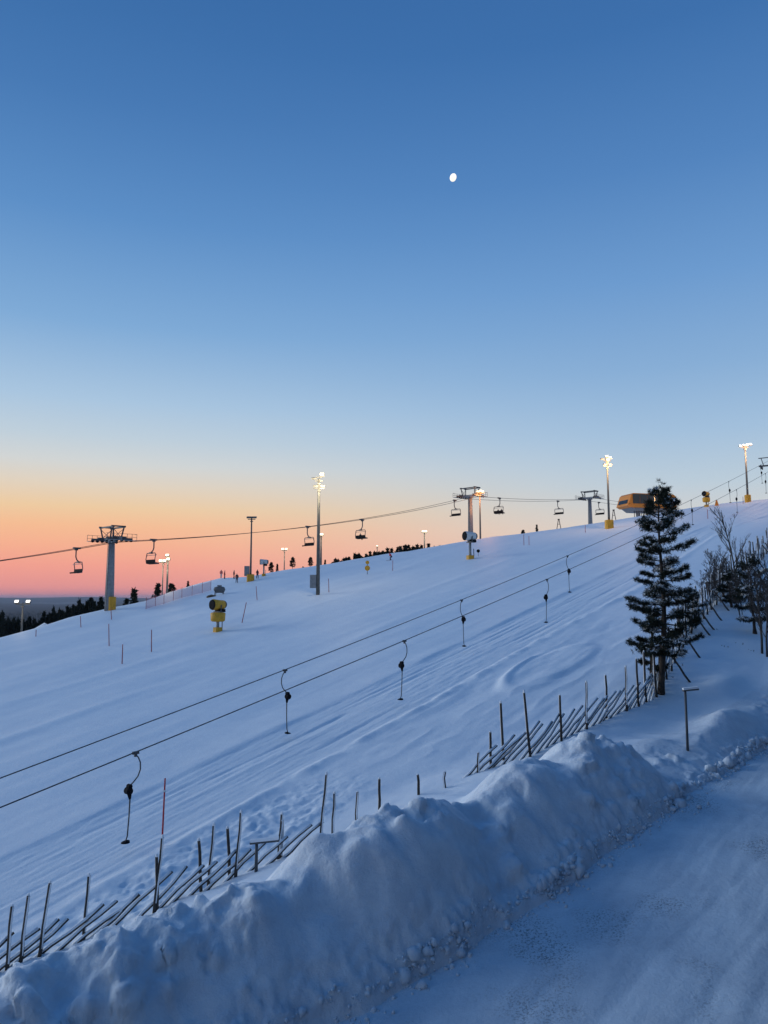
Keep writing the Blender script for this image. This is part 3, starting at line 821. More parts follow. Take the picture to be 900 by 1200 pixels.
tag(st, 'orange chairlift station with dark window panels on top of the hill', 'lift station')
# ------------------------------------------------------------------ light masts
def light_mast(px, pyb, pyt, heads, lab, padc=None, box=None, r=0.17, Y=None, energy=500, col=(1.0, 0.86, 0.6), hs=0.9, lampm='lamp', hidden=0.0):
    p = spot(px, pyb) if Y is None else at(px, pyb, Y)
    if Y is not None: p.z = min(ground(p.x, p.y), p.z) if hidden == 0 else p.z - hidden
    top = at(px, pyt, p.y).z
    h = top - p.z
    o = empty('light_mast', p)
    m_ = MB(); m_.tube([(0, 0, -1.0), (0, 0, h * 0.5), (0, 0, h)], [r * 1.25, r, r * 0.75], 10); m_.build('mast', M['post'], o, True)
    bars = sorted(set(z for _, z, _ in heads))
    m_ = MB()
    for z in bars:
        xs = [x for x, zz, _ in heads if zz == z] + [0]
        m_.box((0, -0.05, h + z - 0.35), (max(xs) - min(xs) + 0.5, 0.14, 0.14))
        m_.box((0, 0, h + z - 0.75), (0.5, 0.5, 0.12))
    m_.build('cross_bar', M['post'], o)
    lit = []
    for x, z, on in heads:
        rot = Matrix.Rotation(math.radians(-35 if on else -75), 3, 'X')
        q = MB(); q.box((x, -0.15, h + z), (hs, 0.28, hs * 0.7), rot)
        hd = q.build('floodlight', M['post'], o)
        if on:
            lp = Vector((x, -0.15, h + z)) + rot @ Vector((0, -0.16, 0))
            q = MB(); q.box(lp, (hs * 0.86, 0.04, hs * 0.58), rot); q.build('lens', M[lampm], hd)
            lit.append(lp)
    if lit:
        ld = bpy.data.lights.new('floodlight_beam', 'POINT'); ld.energy = energy * len(lit); ld.color = col; ld.shadow_soft_size = 0.35
        lo = link(bpy.data.objects.new('floodlight_beam', ld), o)
        c = sum(lit, Vector()) / len(lit)
        lo.location = c + Vector((0.1, -1.6, -1.5))
    if padc: pad(o, 0, 0, padc[0], padc[1])
    if box:
        q = MB(); q.box((box, -0.1, 1.9), (0.9, 0.5, 1.9)); q.build('switch_cabinet', M['grey'] if False else M['steel'], o)
    return tag(o, lab, 'light mast', 'floodlight masts')
light_mast(372.5, 697, 561, [(-0.7, 0.0, 0), (0.45, 0.55, 1), (-0.45, -1.1, 0), (0.6, -1.1, 0)], 'tallest dark floodlight mast with a grey cabinet at its foot', box=-0.68, r=0.24, energy=1500, hs=0.7)
light_mast(293.5, 681, 607, [(-0.45, 0.1, 0), (0.5, 0.1, 0)], 'unlit floodlight mast with yellow padded foot beside the people', padc=(1.3, 1.3), box=-0.7, r=0.17)
light_mast(714, 619.5, 541, [(-1.0, 0.5, 0), (0.1, 0.3, 1), (0.55, 0.75, 1), (-0.1, 1.0, 1), (0.6, -0.6, 0), (-0.5, -0.6, 0)], 'lit floodlight mast with yellow padded foot between far tower and orange station', padc=(1.5, 1.7), r=0.2, energy=700, hs=0.65, col=(1.0, 0.62, 0.32))
light_mast(876.5, 588.5, 524, [(-1.1, 0.2, 1), (-0.35, 0.35, 1), (0.4, 0.45, 1), (1.1, 0.6, 1)], 'lit floodlight mast with a row of white lamps beside the drag lift pylon', padc=(1.1, 1.6), r=0.2, energy=500, lampm='lampw', col=(1, 0.6, 0.35), hs=0.65)
light_mast(25, 745, 706, [(-0.9, 0.1, 1), (0.9, 0.1, 1)], 'floodlight mast with two bright white lamps at the lower left forest edge', r=0.13, energy=50, lampm='lampw', Y=122, hs=0.7)
light_mast(190, 699, 658, [(-0.5, 0.1, 1), (0.3, 0.1, 1)], 'thin lit floodlight mast, shorter of the close pair past the left tower', r=0.13, energy=250, Y=165, hs=0.8)
light_mast(195.5, 697, 656, [(-0.1, 0.9, 1), (0.1, 0.1, 1)], 'floodlight mast leaning beside its thinner twin past the left tower', r=0.2, energy=250, Y=158, hs=0.8)
light_mast(333, 672, 644, [(-0.5, 0.1, 1), (0.5, 0.1, 1)], 'small far floodlight mast among the trees left of the tallest mast', r=0.15, energy=200, Y=215, hs=0.8)
light_mast(376, 668, 627, [(0.1, 0.1, 1)], 'far floodlight mast half hidden behind the tallest mast', r=0.25, energy=200, Y=205, hs=1.1)
light_mast(442, 655, 640, [(0, 0, 1)], 'very small far floodlight mast behind the tree line', r=0.16, energy=150, Y=260, hs=0.6)
light_mast(497.5, 645, 623, [(-0.3, 0, 1), (0.3, 0, 1)], 'far floodlight mast at the uphill end of the tree line', r=0.2, energy=200, Y=215, hs=1.0)
light_mast(563, 636, 576, [(-0.5, -0.1, 1), (0.2, 0.1, 1), (0.7, -0.1, 1)], 'lit floodlight mast set just in front of the orange lit chairlift tower', r=0.2, energy=650, Y=194, col=(1, 0.40, 0.13), hs=0.8)  # orange beam stands in for the last low sun on the tower
light_mast(768, 604, 578, [(-0.5, 0, 1), (0.3, 0.3, 1)], 'lit floodlight mast behind the orange lift station', r=0.2, energy=900, Y=240, hs=0.9, lampm='lampw', col=(1, 0.55, 0.25))
# ------------------------------------------------------------------ snow guns
def snow_gun(px, pyb, hgt, az, lab, barrel='yellow', lift=1.0, skirt=True, Y=None):
    p = spot(px, pyb) if Y is None else at(px, pyb, Y)
    p.z = ground(p.x, p.y)
    o = empty('snow_gun', p, az)
    k = hgt / 4.4
    zc = 3.55 * lift
    b = MB()
    b.tube([(-0.95, 0, zc), (-0.8, 0, zc), (-0.1, 0, zc), (0.85, 0, zc + 0.02), (0.95, 0, zc + 0.02)], [0.46, 0.60, 0.64, 0.74, 0.66], 18, False); bo = b.build('barrel', M[barrel], o, True)
    q = MB(); q.tube([(0.80, 0, zc), (0.82, 0, zc)], 0.60, 18); q.build('fan_opening', M['black'], bo)
    q = MB(); q.tube([(0.95, 0, zc), (1.03, 0, zc)], [0.70, 0.66], 18); q.tube([(1.0, 0, zc), (1.05, 0, zc)], 0.5, 16); q.build('nozzle_ring', M['black'], bo)
    q = MB(); q.tube([(-0.9, 0, zc), (-1.15, 0, zc)], [0.58, 0.42], 14); q.build('intake_grille', M['dsteel'], bo)
    q = MB()
    for s in (-1, 1): q.bar((0, s * 0.68, zc), (0, s * 0.62, zc - 0.95), 0.12)
    q.box((0, 0, zc - 0.95), (0.5, 1.4, 0.14)); q.build('yoke', M['dsteel'], o)
    q = MB(); q.box((-0.35, 0.1, zc - 0.78), (1.0, 0.8, 0.42)); q.build('compressor', M['black'], o)
    if skirt:
        q = MB(); q.tube([(0, 0, zc - 2.25), (0, 0, zc - 2.1), (0, 0, zc - 1.15), (0, 0, zc - 1.02)], [0.75, 0.95, 1.0, 0.8], 14); q.build('safety_skirt', M['yellow'], o, True)
    q = MB(); q.tube([(0, 0, -0.8), (0, 0, zc - 1.0)], [0.24, 0.2], 10)
    q.build('pole', M['steel'], o, True)
    q = MB()
    q.bar((-0.45, 0.35, 0.1), (-0.45, 0.35, zc - 2.0), 0.09); q.build('hydrant_pipe', M['dsteel'], o)
    q = MB(); q.tube([(-0.55, -0.62, zc - 0.5), (-0.55, -0.62, zc + 0.35)], 0.33, 10); q.build('control_box', M['yellow'], o, True)
    pad(o, 0, 0, 1.0, 0.55, 0, 'foot_pad')
    o.scale = (k, k, k)
    return tag(o, lab, 'snow gun', 'snow guns on the slope')
snow_gun(255, 740, 3.85, math.radians(228), 'yellow fan snow gun with padded yellow skirt standing alone on the open slope')
snow_gun(309, 675, 3.4, math.radians(190), 'white barrelled snow gun on a yellow post at the crest right of the people', 'white', skirt=False)
snow_gun(551, 655, 4.8, math.radians(205), 'white barrelled snow gun on a yellow foot in front of the orange lit tower', 'white', skirt=False)
snow_gun(828, 594, 3.6, math.radians(215), 'yellow snow gun on the skyline between the tall pine and the right lit mast', 'yellow', skirt=True)
# covered machine and bare patch by the netting
p = spot(257, 697)
o = empty('covered_machine', p); o.scale = (0.78, 0.78, 0.78)
m_ = MB(); m_.tube([(-1.1, 0, 0.9), (-0.9, 0, 1.0), (0.0, 0, 1.15), (0.9, 0, 1.0), (1.15, 0, 0.9)], [0.35, 0.65, 0.75, 0.65, 0.3], 12); m_.build('cover', M['grey'], o, True)
m_ = MB(); m_.box((0, 0, 1.95), (0.9, 0.5, 0.25)); m_.build('hood', M['steel'], o)
for x in (-0.9, 0.9):
    for y in (-0.5, 0.5):
        m_ = MB(); m_.bar((x, y, -0.2), (x * 0.9, y, 1.0), 0.12); m_.build('leg', M['dsteel'], o)
tag(o, 'low grey covered machine on short legs beside the red netting', 'machine')
p = spot(248, 699.5)
bv = iv.copy()
bv = bv * np.array([0.95, 0.6, 0.35]) * (1 + 0.35 * fbm(bv[:, 0] * 2, bv[:, 1] * 2 + bv[:, 2] * 2, 3, 4))[:, None]
bo = np_mesh('boulder', bv, if_, M['rock'], smooth=True); bo.location = p
tag(bo, 'low brown boulder poking out of the snow below the grey machine', 'boulder')
# ------------------------------------------------------------------ pole fence
FP = [spot_uv for spot_uv in ((4.0, 28.6), (12.4, 25.8), (22.2, 22.6), (31.3, 18.9), (38.5, 16.8), (45.0, 15.2), (52.0, 16.2), (60, 17.4), (75, 18.4), (92, 18.8), (112, 19.5))]
fpx = np.array([to_xy(u, v) for u, v in FP])
seg = np.r_[0, np.cumsum(np.hypot(*np.diff(fpx, axis=0).T))]
def fpt(s):
    x = float(np.interp(s, seg, fpx[:, 0])); y = float(np.interp(s, seg, fpx[:, 1]))
    x2 = float(np.interp(s + 0.5, seg, fpx[:, 0])); y2 = float(np.interp(s + 0.5, seg, fpx[:, 1]))
    x1 = float(np.interp(s - 0.5, seg, fpx[:, 0])); y1 = float(np.interp(s - 0.5, seg, fpx[:, 1]))
    d = Vector((x2 - x1, y2 - y1, 0)).normalized()
    return x, y, d
ss = np.linspace(0, seg[-1], 3000)
sxy = np.array([fpt(s)[:2] for s in ss])
def fence_s(px, py):
    t = ray(px, py)[0]
    return float(ss[np.argmin(np.abs(sxy[:, 0] / sxy[:, 1] - t) + (ss > seg[5] + 2) * 9)])
fence = empty('pole_fence', (fpx[1][0], fpx[1][1], ground(*fpx[1])))
tag(fence, 'old wooden pole fence with slanting snowy rails running up between slope and road', 'fence')
f0 = Vector(fence.location)
def pole_mesh(name, L_, r0, r1, snow, seed):
    m_ = MB(); rs = random.Random(seed)
    pts = [(0.03 * math.sin(k * 1.7 + seed), 0.02 * math.cos(k * 2.3 + seed), L_ * k / 4) for k in range(5)]
    m_.tube(pts, [r0 + (r1 - r0) * k / 4 for k in range(5)], 7)
    if snow == 'cap':
        m_.mi = 1; m_.tube([(pts[-1][0], pts[-1][1], L_ - 0.01), (pts[-1][0], pts[-1][1], L_ + 0.03)], [r1 * 1.05, r1 * 0.6], 7)
    if snow == 'cap':
        m_.tube([(p[0] - r0 * 0.75, p[1] - r0 * 0.25, p[2]) for p in pts[1:]], [r0 * 0.5 * rs.uniform(0.6, 1.1) for _ in pts[1:]], 5)
    if snow == 'top':
        m_.mi = 1; off = 1.05
        sp = [(p[0] + r0 * off, p[1], p[2]) for p in pts]
        m_.tube([(p[0], p[1], p[2] * 0.98 + 0.02) for p in sp], [r0 * 0.95 * rs.uniform(0.85, 1.1) for _ in sp], 6)
    me = bpy.data.meshes.new(name); me.from_pydata(m_.v, [], m_.f)
    me.materials.append(M['wood']); me.materials.append(M['capsnow'])
    me.polygons.foreach_set('material_index', m_.m); me.polygons.foreach_set('use_smooth', [True] * len(m_.f)); me.update()
    return me
post_me = [pole_mesh('post', 1.0, 0.066, 0.055, 'cap', k) for k in range(4)]
rail_me = [pole_mesh('rail', 3.4, 0.052, 0.04, 'top', 10 + k) for k in range(5)]
def put_pole(me, name, base, direction, length=None, roll=None):
    o = link(bpy.data.objects.new(name, me), fence)
    d = direction.normalized()
    if name == 'rail':       # local +x side carries the snow: keep it upmost
        side = Vector((0, 0, 1)) - d * d.z
        side.normalize(); m3 = Matrix((side, d.cross(side), d)).transposed()
    else:
        m3 = d.to_track_quat('Z', 'Y').to_matrix()
    m4 = m3.to_4x4(); m4.translation = base - f0
    if length: m4 = m4 @ Matrix.Diagonal((1, 1, length, 1))
    o.matrix_local = m4
    return o
fr = random.Random(3)
POSTS = [(22, 1050, 1), (8, 1062, 0), (45, 1036, 1), (98, 1028, 1), (178, 981, 1), (184, 1001, -1), (237, 984, -1), (244, 968, 1), (271, 970, -1), (274, 951, 1),
         (326, 955, 1), (330, 962, 0), (372, 907, 1), (387, 929, 0), (415, 928, 0), (447, 913, 0), (493, 908, 0), (520, 911, 0), (559, 882, 0), (578, 858, -1), (593, 823, -1), (620, 810, -1),
         (657, 815, 0), (686, 799, 0), (714, 792, 0), (733, 781, 0), (747, 772, 0), (760, 764, 0)]
for px, pyt, lean in POSTS:
    s = fence_s(px, pyt + 70)
    x, y, d = fpt(s)
    z = ground(x, y)
    top = at(px, pyt, y).z
    n_ = Vector((-d.y, d.x, 0)) * fr.choice((-0.11, 0.11))
    L_ = max(top - z, 0.7) + 0.35
    put_pole(fr.choice(post_me), 'post', Vector((x, y, z - 0.35)) + n_, Vector((0, 0, 1)) + d * (0.07 * lean + fr.uniform(-0.03, 0.03)) + Vector((fr.uniform(-.03, .03), 0, 0)), L_)
s = seg[5] + 1.0
while s < seg[-1] - 2:
    x, y, d = fpt(s)
    z = ground(x, y)
    n_ = Vector((-d.y, d.x, 0))
    for q in (-1, 1):
        put_pole(fr.choice(post_me), 'post', Vector((x, y, z - 0.35)) + n_ * 0.13 * q, Vector((0, 0, 1)) + d * fr.uniform(-0.08, 0.08) + n_ * fr.uniform(-0.1, 0.1), fr.uniform(2.3, 3.4))
    if fr.random() < 0.55:
        put_pole(fr.choice(post_me), 'brace', Vector((x, y, z - 0.2)) - n_ * 1.5, n_ * 1.3 + Vector((0, 0, 2.0)), fr.uniform(2.2, 2.6))
    s += fr.uniform(1.5, 2.2)
s = seg[1] - 5
while s < seg[-1] - 4:
    x, y, d = fpt(s)
    z = ground(x, y)
    up = s > seg[3]
    x2, y2, _ = fpt(s + (2.8 if up else 1.9))
    gap = -0.115 < x / y < 0.085
    x_, y_, z2 = x2, y2, ground(x2, y2)
    rise = fr.uniform(0.8, 1.05) if not up else fr.uniform(1.3, 1.7)
    dirv = Vector((x2 - x, y2 - y, z2 - z + rise))
    if not gap: put_pole(fr.choice(rail_me), 'rail', Vector((x, y, z - 0.12)) + Vector((-d.y, d.x, 0)) * fr.uniform(-0.05, 0.05), dirv, fr.uniform(0.82, 1.0) if up else fr.uniform(0.60, 0.85))
    s += (fr.uniform(0.45, 0.7) if up else fr.uniform(0.55, 1.0)) if s < seg[5] else fr.uniform(0.5, 0.75)
# ------------------------------------------------------------------ slim path lamps with a snowy arm
def path_lamp(px, pyb, pyt, arm, lab, y=None):
    p = spot(px, pyb) if y is None else at(px, pyb, y)
    p.z = ground(p.x, p.y)
    h = at(px, pyt, p.y).z - p.z
    o = empty('path_lamp', p)
    m_ = MB(); m_.tube([(0, 0, -0.4), (0, 0, h * 0.4), (0, 0, h)], [0.07, 0.06, 0.055], 8); m_.build('post', M['dsteel'], o, True)
    a, b = arm
    m_ = MB(); m_.box(((a + b) / 2, 0, h + 0.02), (b - a, 0.16, 0.07), Matrix.Rotation(-0.1, 3, 'Y')); hd = m_.build('lamp_arm', M['dsteel'], o)
    m_ = MB(); m_.box(((a + b) / 2, 0, h + 0.10), ((b - a) * 0.96, 0.17, 0.09), Matrix.Rotation(-0.1, 3, 'Y')); m_.build('snow_layer', M['capsnow'], hd)
    return tag(o, lab, 'lamp post', 'slim lamp posts by the road')
path_lamp(806, 880, 809, (-0.12, 0.62), 'slim dark lamp post with snowy arm on the verge below the tall pine')
x, y, d = fpt(fence_s(302, 1030))
path_lamp(300, 1030, 987, (-0.25, 0.85), 'slim lamp post with a long snowy arm behind the plowed snow bank', y=y - 1.0)
# ------------------------------------------------------------------ marker poles
def marker(px, pyb, pyt, r, mt, lab, lean=0.0, cat='marker pole', name='marker_pole', band=None):
    p = spot(px, pyb)
    h = at(px, pyt, p.y).z - p.z
    o = empty(name, p)
    m_ = MB(); m_.tube([(0, 0, -0.3), (lean * h, 0, h)], [r, r * 0.8], 6); m_.build('pole', M[mt], o)
    if band:
        m_ = MB(); m_.tube([(lean * h * 0.80, 0, h * 0.80), (lean * h * 0.83, 0, h * 0.83)], r * 1.25, 6); m_.build('reflector', M[band], o)
    return tag(o, lab, cat, 'slim marker poles on the slope')
marker(189.5, 993, 912, 0.042, 'red', 'bright red marker pole with white band beside the lowest button hanger', 0.02, band='white')
for px, pyb, pyt, ln, lab in ((143, 778, 755, 0, 'short pale marker pole lowest down on the left piste'), (177.5, 764, 738, -0.03, 'thin marker pole on the open slope between left tower and yellow snow gun'),
        (128, 757, 731, -0.06, 'thin leaning red marker pole below the foot of the left tower'), (95, 735, 722, -0.1, 'thin leaning marker pole at the dark forest edge'),
        (131, 726, 712, -0.12, 'short leaning marker pole right in front of the yellow tower pad'), (42, 746, 738, 0, 'tiny marker pole near the crest by the snowy cabin'),
        (283, 730, 706, 0.22, 'thin marker pole leaning strongly right of the yellow snow gun'), (301.5, 703, 687, -0.1, 'thin marker pole below the people on the crest'),
        (385.5, 694, 678, -0.04, 'thin marker pole just right of the tallest mast'), (460, 669, 657, 0.03, 'thin pole beside the red skier'),
        (614, 639, 626, 0, 'thin pole on the upper piste, left one of two near small bushes'), (620, 639, 628, 0, 'thin pole on the upper piste, right one of two near small bushes'),
        (686, 624, 615, 0, 'thin pole in front of the farthest chairlift tower'), (829.5, 608, 597, 0, 'thin pole below the skyline snow gun'), (871, 590, 582, 0, 'thin pole beside the right lit mast')):
    marker(px, pyb, pyt, 0.055, 'dred', lab, ln)
# yellow padded marker
p = spot(430.5, 673); h = at(430.5, 657, p.y).z - p.z
o = empty('yellow_sign', p)
m_ = MB(); m_.tube([(0, 0, -0.3), (0, 0, h)], 0.05, 6); m_.build('pole', M['dsteel'], o)
for z, r_ in ((h - 0.3, 0.32), (h - 1.25, 0.45)):
    m_ = MB(); m_.tube([(0, -0.05, z), (0, -0.10, z)], r_, 10); m_.build('sign_disc', M['yellow'], o)
tag(o, 'yellow sign of two discs on a short pole near the red skier', 'sign')
p = spot(560.5, 651.5); h = at(560.5, 645, p.y).z - p.z
o = empty('round_sign', p)
m_ = MB(); m_.tube([(0, 0, -0.3), (0, 0, h)], 0.04, 6); m_.build('pole', M['dsteel'], o)
m_ = MB(); m_.tube([(0, -0.05, h - 0.1), (0, -0.09, h - 0.1)], 0.3, 10); m_.build('sign_disc', M['black'], o)
tag(o, 'small black round sign right of the white snow gun', 'sign')
p = spot(840, 592.5)
o = empty('orange_cone', p)
m_ = MB(); m_.tube([(0, 0, -0.1), (0, 0, 0.1), (0, 0, 1.3)], [0.45, 0.42, 0.12], 10); m_.build('body', M['orange'], o, True)
tag(o, 'small orange padded post on the skyline right of the snow gun', 'post')
# red safety netting along the left crest
M['net'] = mat('red_netting', (0.55, 0.08, 0.12), 0.8)
nt_ = M['net'].node_tree
tcn = nt_.nodes.new('ShaderNodeTexCoord'); trn = nt_.nodes.new('ShaderNodeBsdfTransparent'); mxn = nt_.nodes.new('ShaderNodeMixShader')
mxn.inputs[0].default_value = 0.34
nt_.links.new(trn.outputs[0], mxn.inputs[1]); nt_.links.new(nt_.nodes['Principled BSDF'].outputs[0], mxn.inputs[2]); nt_.links.new(mxn.outputs[0], nt_.nodes['Material Output'].inputs['Surface'])
NPX = [(171, 714), (182, 710.5), (192, 708), (203, 704), (213, 701), (225, 698), (237, 695), (247, 692)]
nb = [spot(*q) for q in NPX]
o = empty('safety_net', nb[0])
tag(o, 'pinkish red safety netting on thin poles along the left crest', 'netting')
for a, b in zip(nb[:-1], nb[1:]):
    m_ = MB(); a_, b_ = a - nb[0], b - nb[0]
    m_.add([a_ + Vector((0, 0, 0.05)), b_ + Vector((0, 0, 0.05)), b_ + Vector((0, 0, 1.65)), a_ + Vector((0, 0, 1.6))], [(0, 1, 2, 3)]); m_.build('net_panel', M['net'], o)
for a in nb:
    m_ = MB(); m_.tube([a - nb[0] - Vector((0, 0, 0.3)), a - nb[0] + Vector((0, 0, 1.9))], 0.035, 6); m_.build('net_pole', M['dred'], o)
# small timber trestles near the station
for px, pyb, pyt, lab in ((655, 621, 609, 'small dark timber trestle on the crest below an empty chair'), (719.5, 612, 598, 'taller timber trestle between lit mast and orange station')):
    p = at(px, pyb, 172); p.z = ground(p.x, p.y); h = at(px, pyt, 172).z - p.z
    o = empty('trestle', p)
    for q in (-1, 1):
        m_ = MB(); m_.bar((q * 0.50, 0, -0.3), (q * 0.08, 0, h), 0.13); m_.build('leg', M['wood'], o)
    m_ = MB(); m_.bar((-0.3, 0.0, h * 0.5), (0.3, 0.0, h * 0.5), 0.1); m_.build('crosspiece', M['wood'], o)
    m_ = MB(); m_.box((0, 0, h + 0.05), (0.4, 0.4, 0.22)); m_.build('cap', M['wood'], o)
    tag(o, lab, 'trestle')
p = at(748, 606, 178)
p.z = ground(p.x, p.y)
o = empty('timber_railing', p, 0.25)
hR = at(748, 601, 178).z - p.z
for k in range(12):
    m_ = MB(); m_.bar((-1 + 0.62 * k, 0, -0.3), (-1 + 0.62 * k, 0, hR + 0.5), 0.11); m_.build('post', M['wood'], o)
m_ = MB(); m_.bar((-1.3, -0.08, hR + 0.35), (6.2, -0.08, hR + 0.35), 0.12); m_.build('rail', M['wood'], o)
tag(o, 'low timber railing on the snow under the orange lift station', 'railing')
# ------------------------------------------------------------------ conifers
def needle_cloud(C, Dv, n, length, width, rs):
    """n needle-leaf triangles round each centre"""
    N_ = len(C)
    c = np.repeat(C, n, 0); dv = np.repeat(Dv, n, 0)
    r = rs.normal(size=(N_ * n, 3)); r /= np.linalg.norm(r, axis=1)[:, None]
    d = dv * 0.55 + r; d /= np.linalg.norm(d, axis=1)[:, None]
    s = np.cross(d, rs.normal(size=(N_ * n, 3))); s /= np.linalg.norm(s, axis=1)[:, None] + 1e-9
    L_ = length * rs.uniform(0.6, 1.2, (N_ * n, 1))
    a = c + r * length * 0.15
    V_ = np.stack([a - s * width / 2, a + s * width / 2, a + d * L_], 1).reshape(-1, 3)
    return V_, np.arange(len(V_)).reshape(-1, 3)
def pine(name, base, h, lab, seed, crown_lo, spread, nbr, lean=(0, 0), tuft=16, dens=1.0, r0=0.19, cat='tree', group=None, snow=0.35):
    rs = np.random.default_rng(seed)
    o = empty(name, base)
    def axis(z): return np.array([lean[0] * z + 0.10 * math.sin(z * 0.6 + seed), lean[1] * z + 0.08 * math.cos(z * 0.5), z])
    m_ = MB(); zs = np.linspace(-0.5, h, 14)
    m_.tube([axis(z) for z in zs], [r0 * (1 - 0.88 * max(z, 0) / h) + (0.06 if z <= 0 else 0) for z in zs], 9); m_.build('trunk', M['bark'], o, True)
    br = MB(); C, D, S = [], [], []
    nwh = max(nbr // 4, 3)
    for k in range(nbr):
        wi = k % nwh
        f = (wi + rs.normal() * 0.22 + 0.15) / nwh
        f = min(max(f, 0), 0.97)
        z0 = crown_lo + (h - crown_lo) * f
        az = (k // nwh) * 1.6 + wi * 0.9 + rs.uniform(-0.5, 0.5)
        L_ = spread(f) * rs.uniform(0.5, 1.12)
        b0 = axis(z0)
        out = np.array([math.cos(az), math.sin(az), 0.0])
        rise = (-0.05 + 0.5 * f ** 2) * L_
        pts = []
        for q in np.linspace(0, 1, 6):
            pts.append(b0 + out * L_ * q + np.array([0, 0, rise * q - 0.30 * L_ * q * (1 - q) * (1 - f) + 0.14 * L_ * q * q]))
        br.tube(pts, [max(0.055 * (1 - 0.8 * q) * (1 - 0.5 * f), 0.012) for q in np.linspace(0, 1, 6)], 5, False)
        side = np.array([-out[1], out[0], 0])
        snowy = rs.uniform() < snow
        nt = int((8 + 24 * L_) * dens)
        for _ in range(nt):
            q = min(rs.uniform(0.30, 1.06), 1.0) ** 0.8
            i = min(int(q * 5), 4); w = q * 5 - i
            p = pts[i] * (1 - w) + pts[i + 1] * w
            lat = rs.normal() * 0.20 * L_ * (0.4 + 0.6 * math.sin(math.pi * min(q, 0.95)))
            p = p + side * lat + out * rs.normal() * 0.09 + np.array([0, 0, rs.normal() * 0.05 + 0.04 - 0.10 * abs(lat)])
            C.append(p); D.append(out * 0.6 + side * np.sign(lat) * 0.4 + np.array([0, 0, 0.35])); S.append(0.0 if (snowy and rs.uniform() < 0.5 and 0.4 < q < 0.95) else 1.0)
    for _ in range(14):
        C.append(axis(h) + rs.normal(size=3) * np.array([0.12, 0.12, 0.25])); D.append(np.array([0, 0, 1.0])); S.append(1)
    br.build('branches', M['bark'], o, True)
    C = np.array(C); D = np.array(D); S = np.array(S)
    V_, F_ = needle_cloud(C, D, tuft, 0.21, 0.034, rs)
    tag(np_mesh('crown', V_, F_, M['needle'], o), kind='stuff')
    if snow:
        pick = S < 0.5
        Cs = C[pick] + np.array([0, 0, 0.10])
        V_, F_ = needle_cloud(Cs, D[pick] * np.array([1, 1, 0]), 6, 0.14, 0.10, rs)
        tag(np_mesh('snow_on_needles', V_, F_, M['capsnow'], o), kind='stuff')
    return tag(o, lab, cat, group)
pb = spot(777.5, 814)
ph = at(783, 572, pb.y).z - pb.z
def spr(f):
    return float(np.interp(f, [0, 0.10, 0.25, 0.40, 0.5, 0.62, 0.75, 0.88, 1.0], [1.8, 2.25, 2.15, 2.0, 2.3, 1.85, 1.6, 1.2, 0.35]))
pine('pine_tree', pb, ph, 'tall dark pine dusted with snow standing beside the pole fence', 5, ph * 0.19, spr, 68, tuft=14, dens=1.3, r0=0.2, snow=0.5, lean=(0.022, 0.0))
p2 = spot(764, 808)
p2 = Vector((p2.x, p2.y, ground(p2.x, p2.y)))
pine('pine_tree', p2, ph * 0.42, 'short leaning pine pressed between the pole fence and the tall pine', 9, ph * 0.10, lambda f: float(np.interp(f, [0, 0.5, 1], [0.9, 1.1, 0.4])), 22, lean=(0.11, 0.1), tuft=14, r0=0.16)
# snowy spruces and small pines on the right
for px, pyb, pyt, sd, w, lab in ((884, 743, 655, 21, 1.3, 'dark ragged pine with snowy shoulders near the upper fence on the right'),
                             (858, 712, 672, 22, 0.8, 'small snow laden pine at the foot of the bare birch'),
                             (808, 742, 690, 24, 1.0, 'low bushy pine half hidden in the fence right of the tall pine')):
    p = spot(px, pyb); h = at(px, pyt, p.y).z - p.z
    pine('pine_tree', p, h, lab, sd, h * 0.16, lambda f, w=w: w * float(np.interp(f, [0, 0.4, 0.8, 1], [1.0, 1.3, 0.95, 0.4])), 26, tuft=13, dens=1.0, r0=0.12, snow=0.5)
# bare birches: recursive twigs
def birch(name, base, h, lab, seed, spread=0.5, r0=0.07, stems=1, depth=4, group=None, cat='tree'):
    rs = random.Random(seed)
    o = empty(name, base)
    tr, tw = MB(), MB()
    def grow(p, d, L_, r, lv):
        pts = [p]; q = p.copy(); dd = d.copy()
        n_ = 4
        for k in range(n_):
            dd = (dd + Vector((rs.uniform(-1, 1), rs.uniform(-1, 1), rs.uniform(-0.3, 0.7))) * (0.10 + 0.05 * lv)).normalized()
            q = q + dd * L_ / n_; pts.append(q.copy())
        (tr if lv == 0 else tw).tube(pts, [max(r * (1 - 0.65 * k / n_), 0.006) for k in range(n_ + 1)], 6 if lv == 0 else 4, lv == 0)
        if lv >= depth - 1: return
        nb_ = (16, 7, 5, 3)[lv]
        for k in range(nb_):
            f = 0.22 + 0.76 * (k + rs.random()) / nb_ if lv == 0 else 0.25 + 0.75 * rs.random()
            i = min(int(f * n_), n_ - 1); w = f * n_ - i
            b = pts[i].lerp(pts[i + 1], w)
            a = rs.uniform(0, 6.283)
            side = Vector((math.cos(a), math.sin(a), 0))
            nd = (dd * 0.75 + side * spread * rs.uniform(0.7, 1.3) + Vector((0, 0, 0.25))).normalized()
            grow(b, nd, L_ * rs.uniform(0.28, 0.46) * (1.15 - 0.5 * f), max(r * 0.42, 0.008), lv + 1)
    for s in range(stems):
        a = rs.uniform(0, 6.28)
        off = Vector((math.cos(a), math.sin(a), 0)) * (0.25 if stems > 1 else 0)
        grow(Vector((0, 0, -0.3)) + off, (Vector((0, 0, 1)) + off * rs.uniform(0.3, 0.9)).normalized(), h * rs.uniform(0.75, 1.0) if stems > 1 else h, r0, 0)
    tr.build('trunk', M['birch'], o, True)
    tag(tw.build('crown', M['birch'], o, True), kind='stuff')
    return tag(o, lab, cat, group)
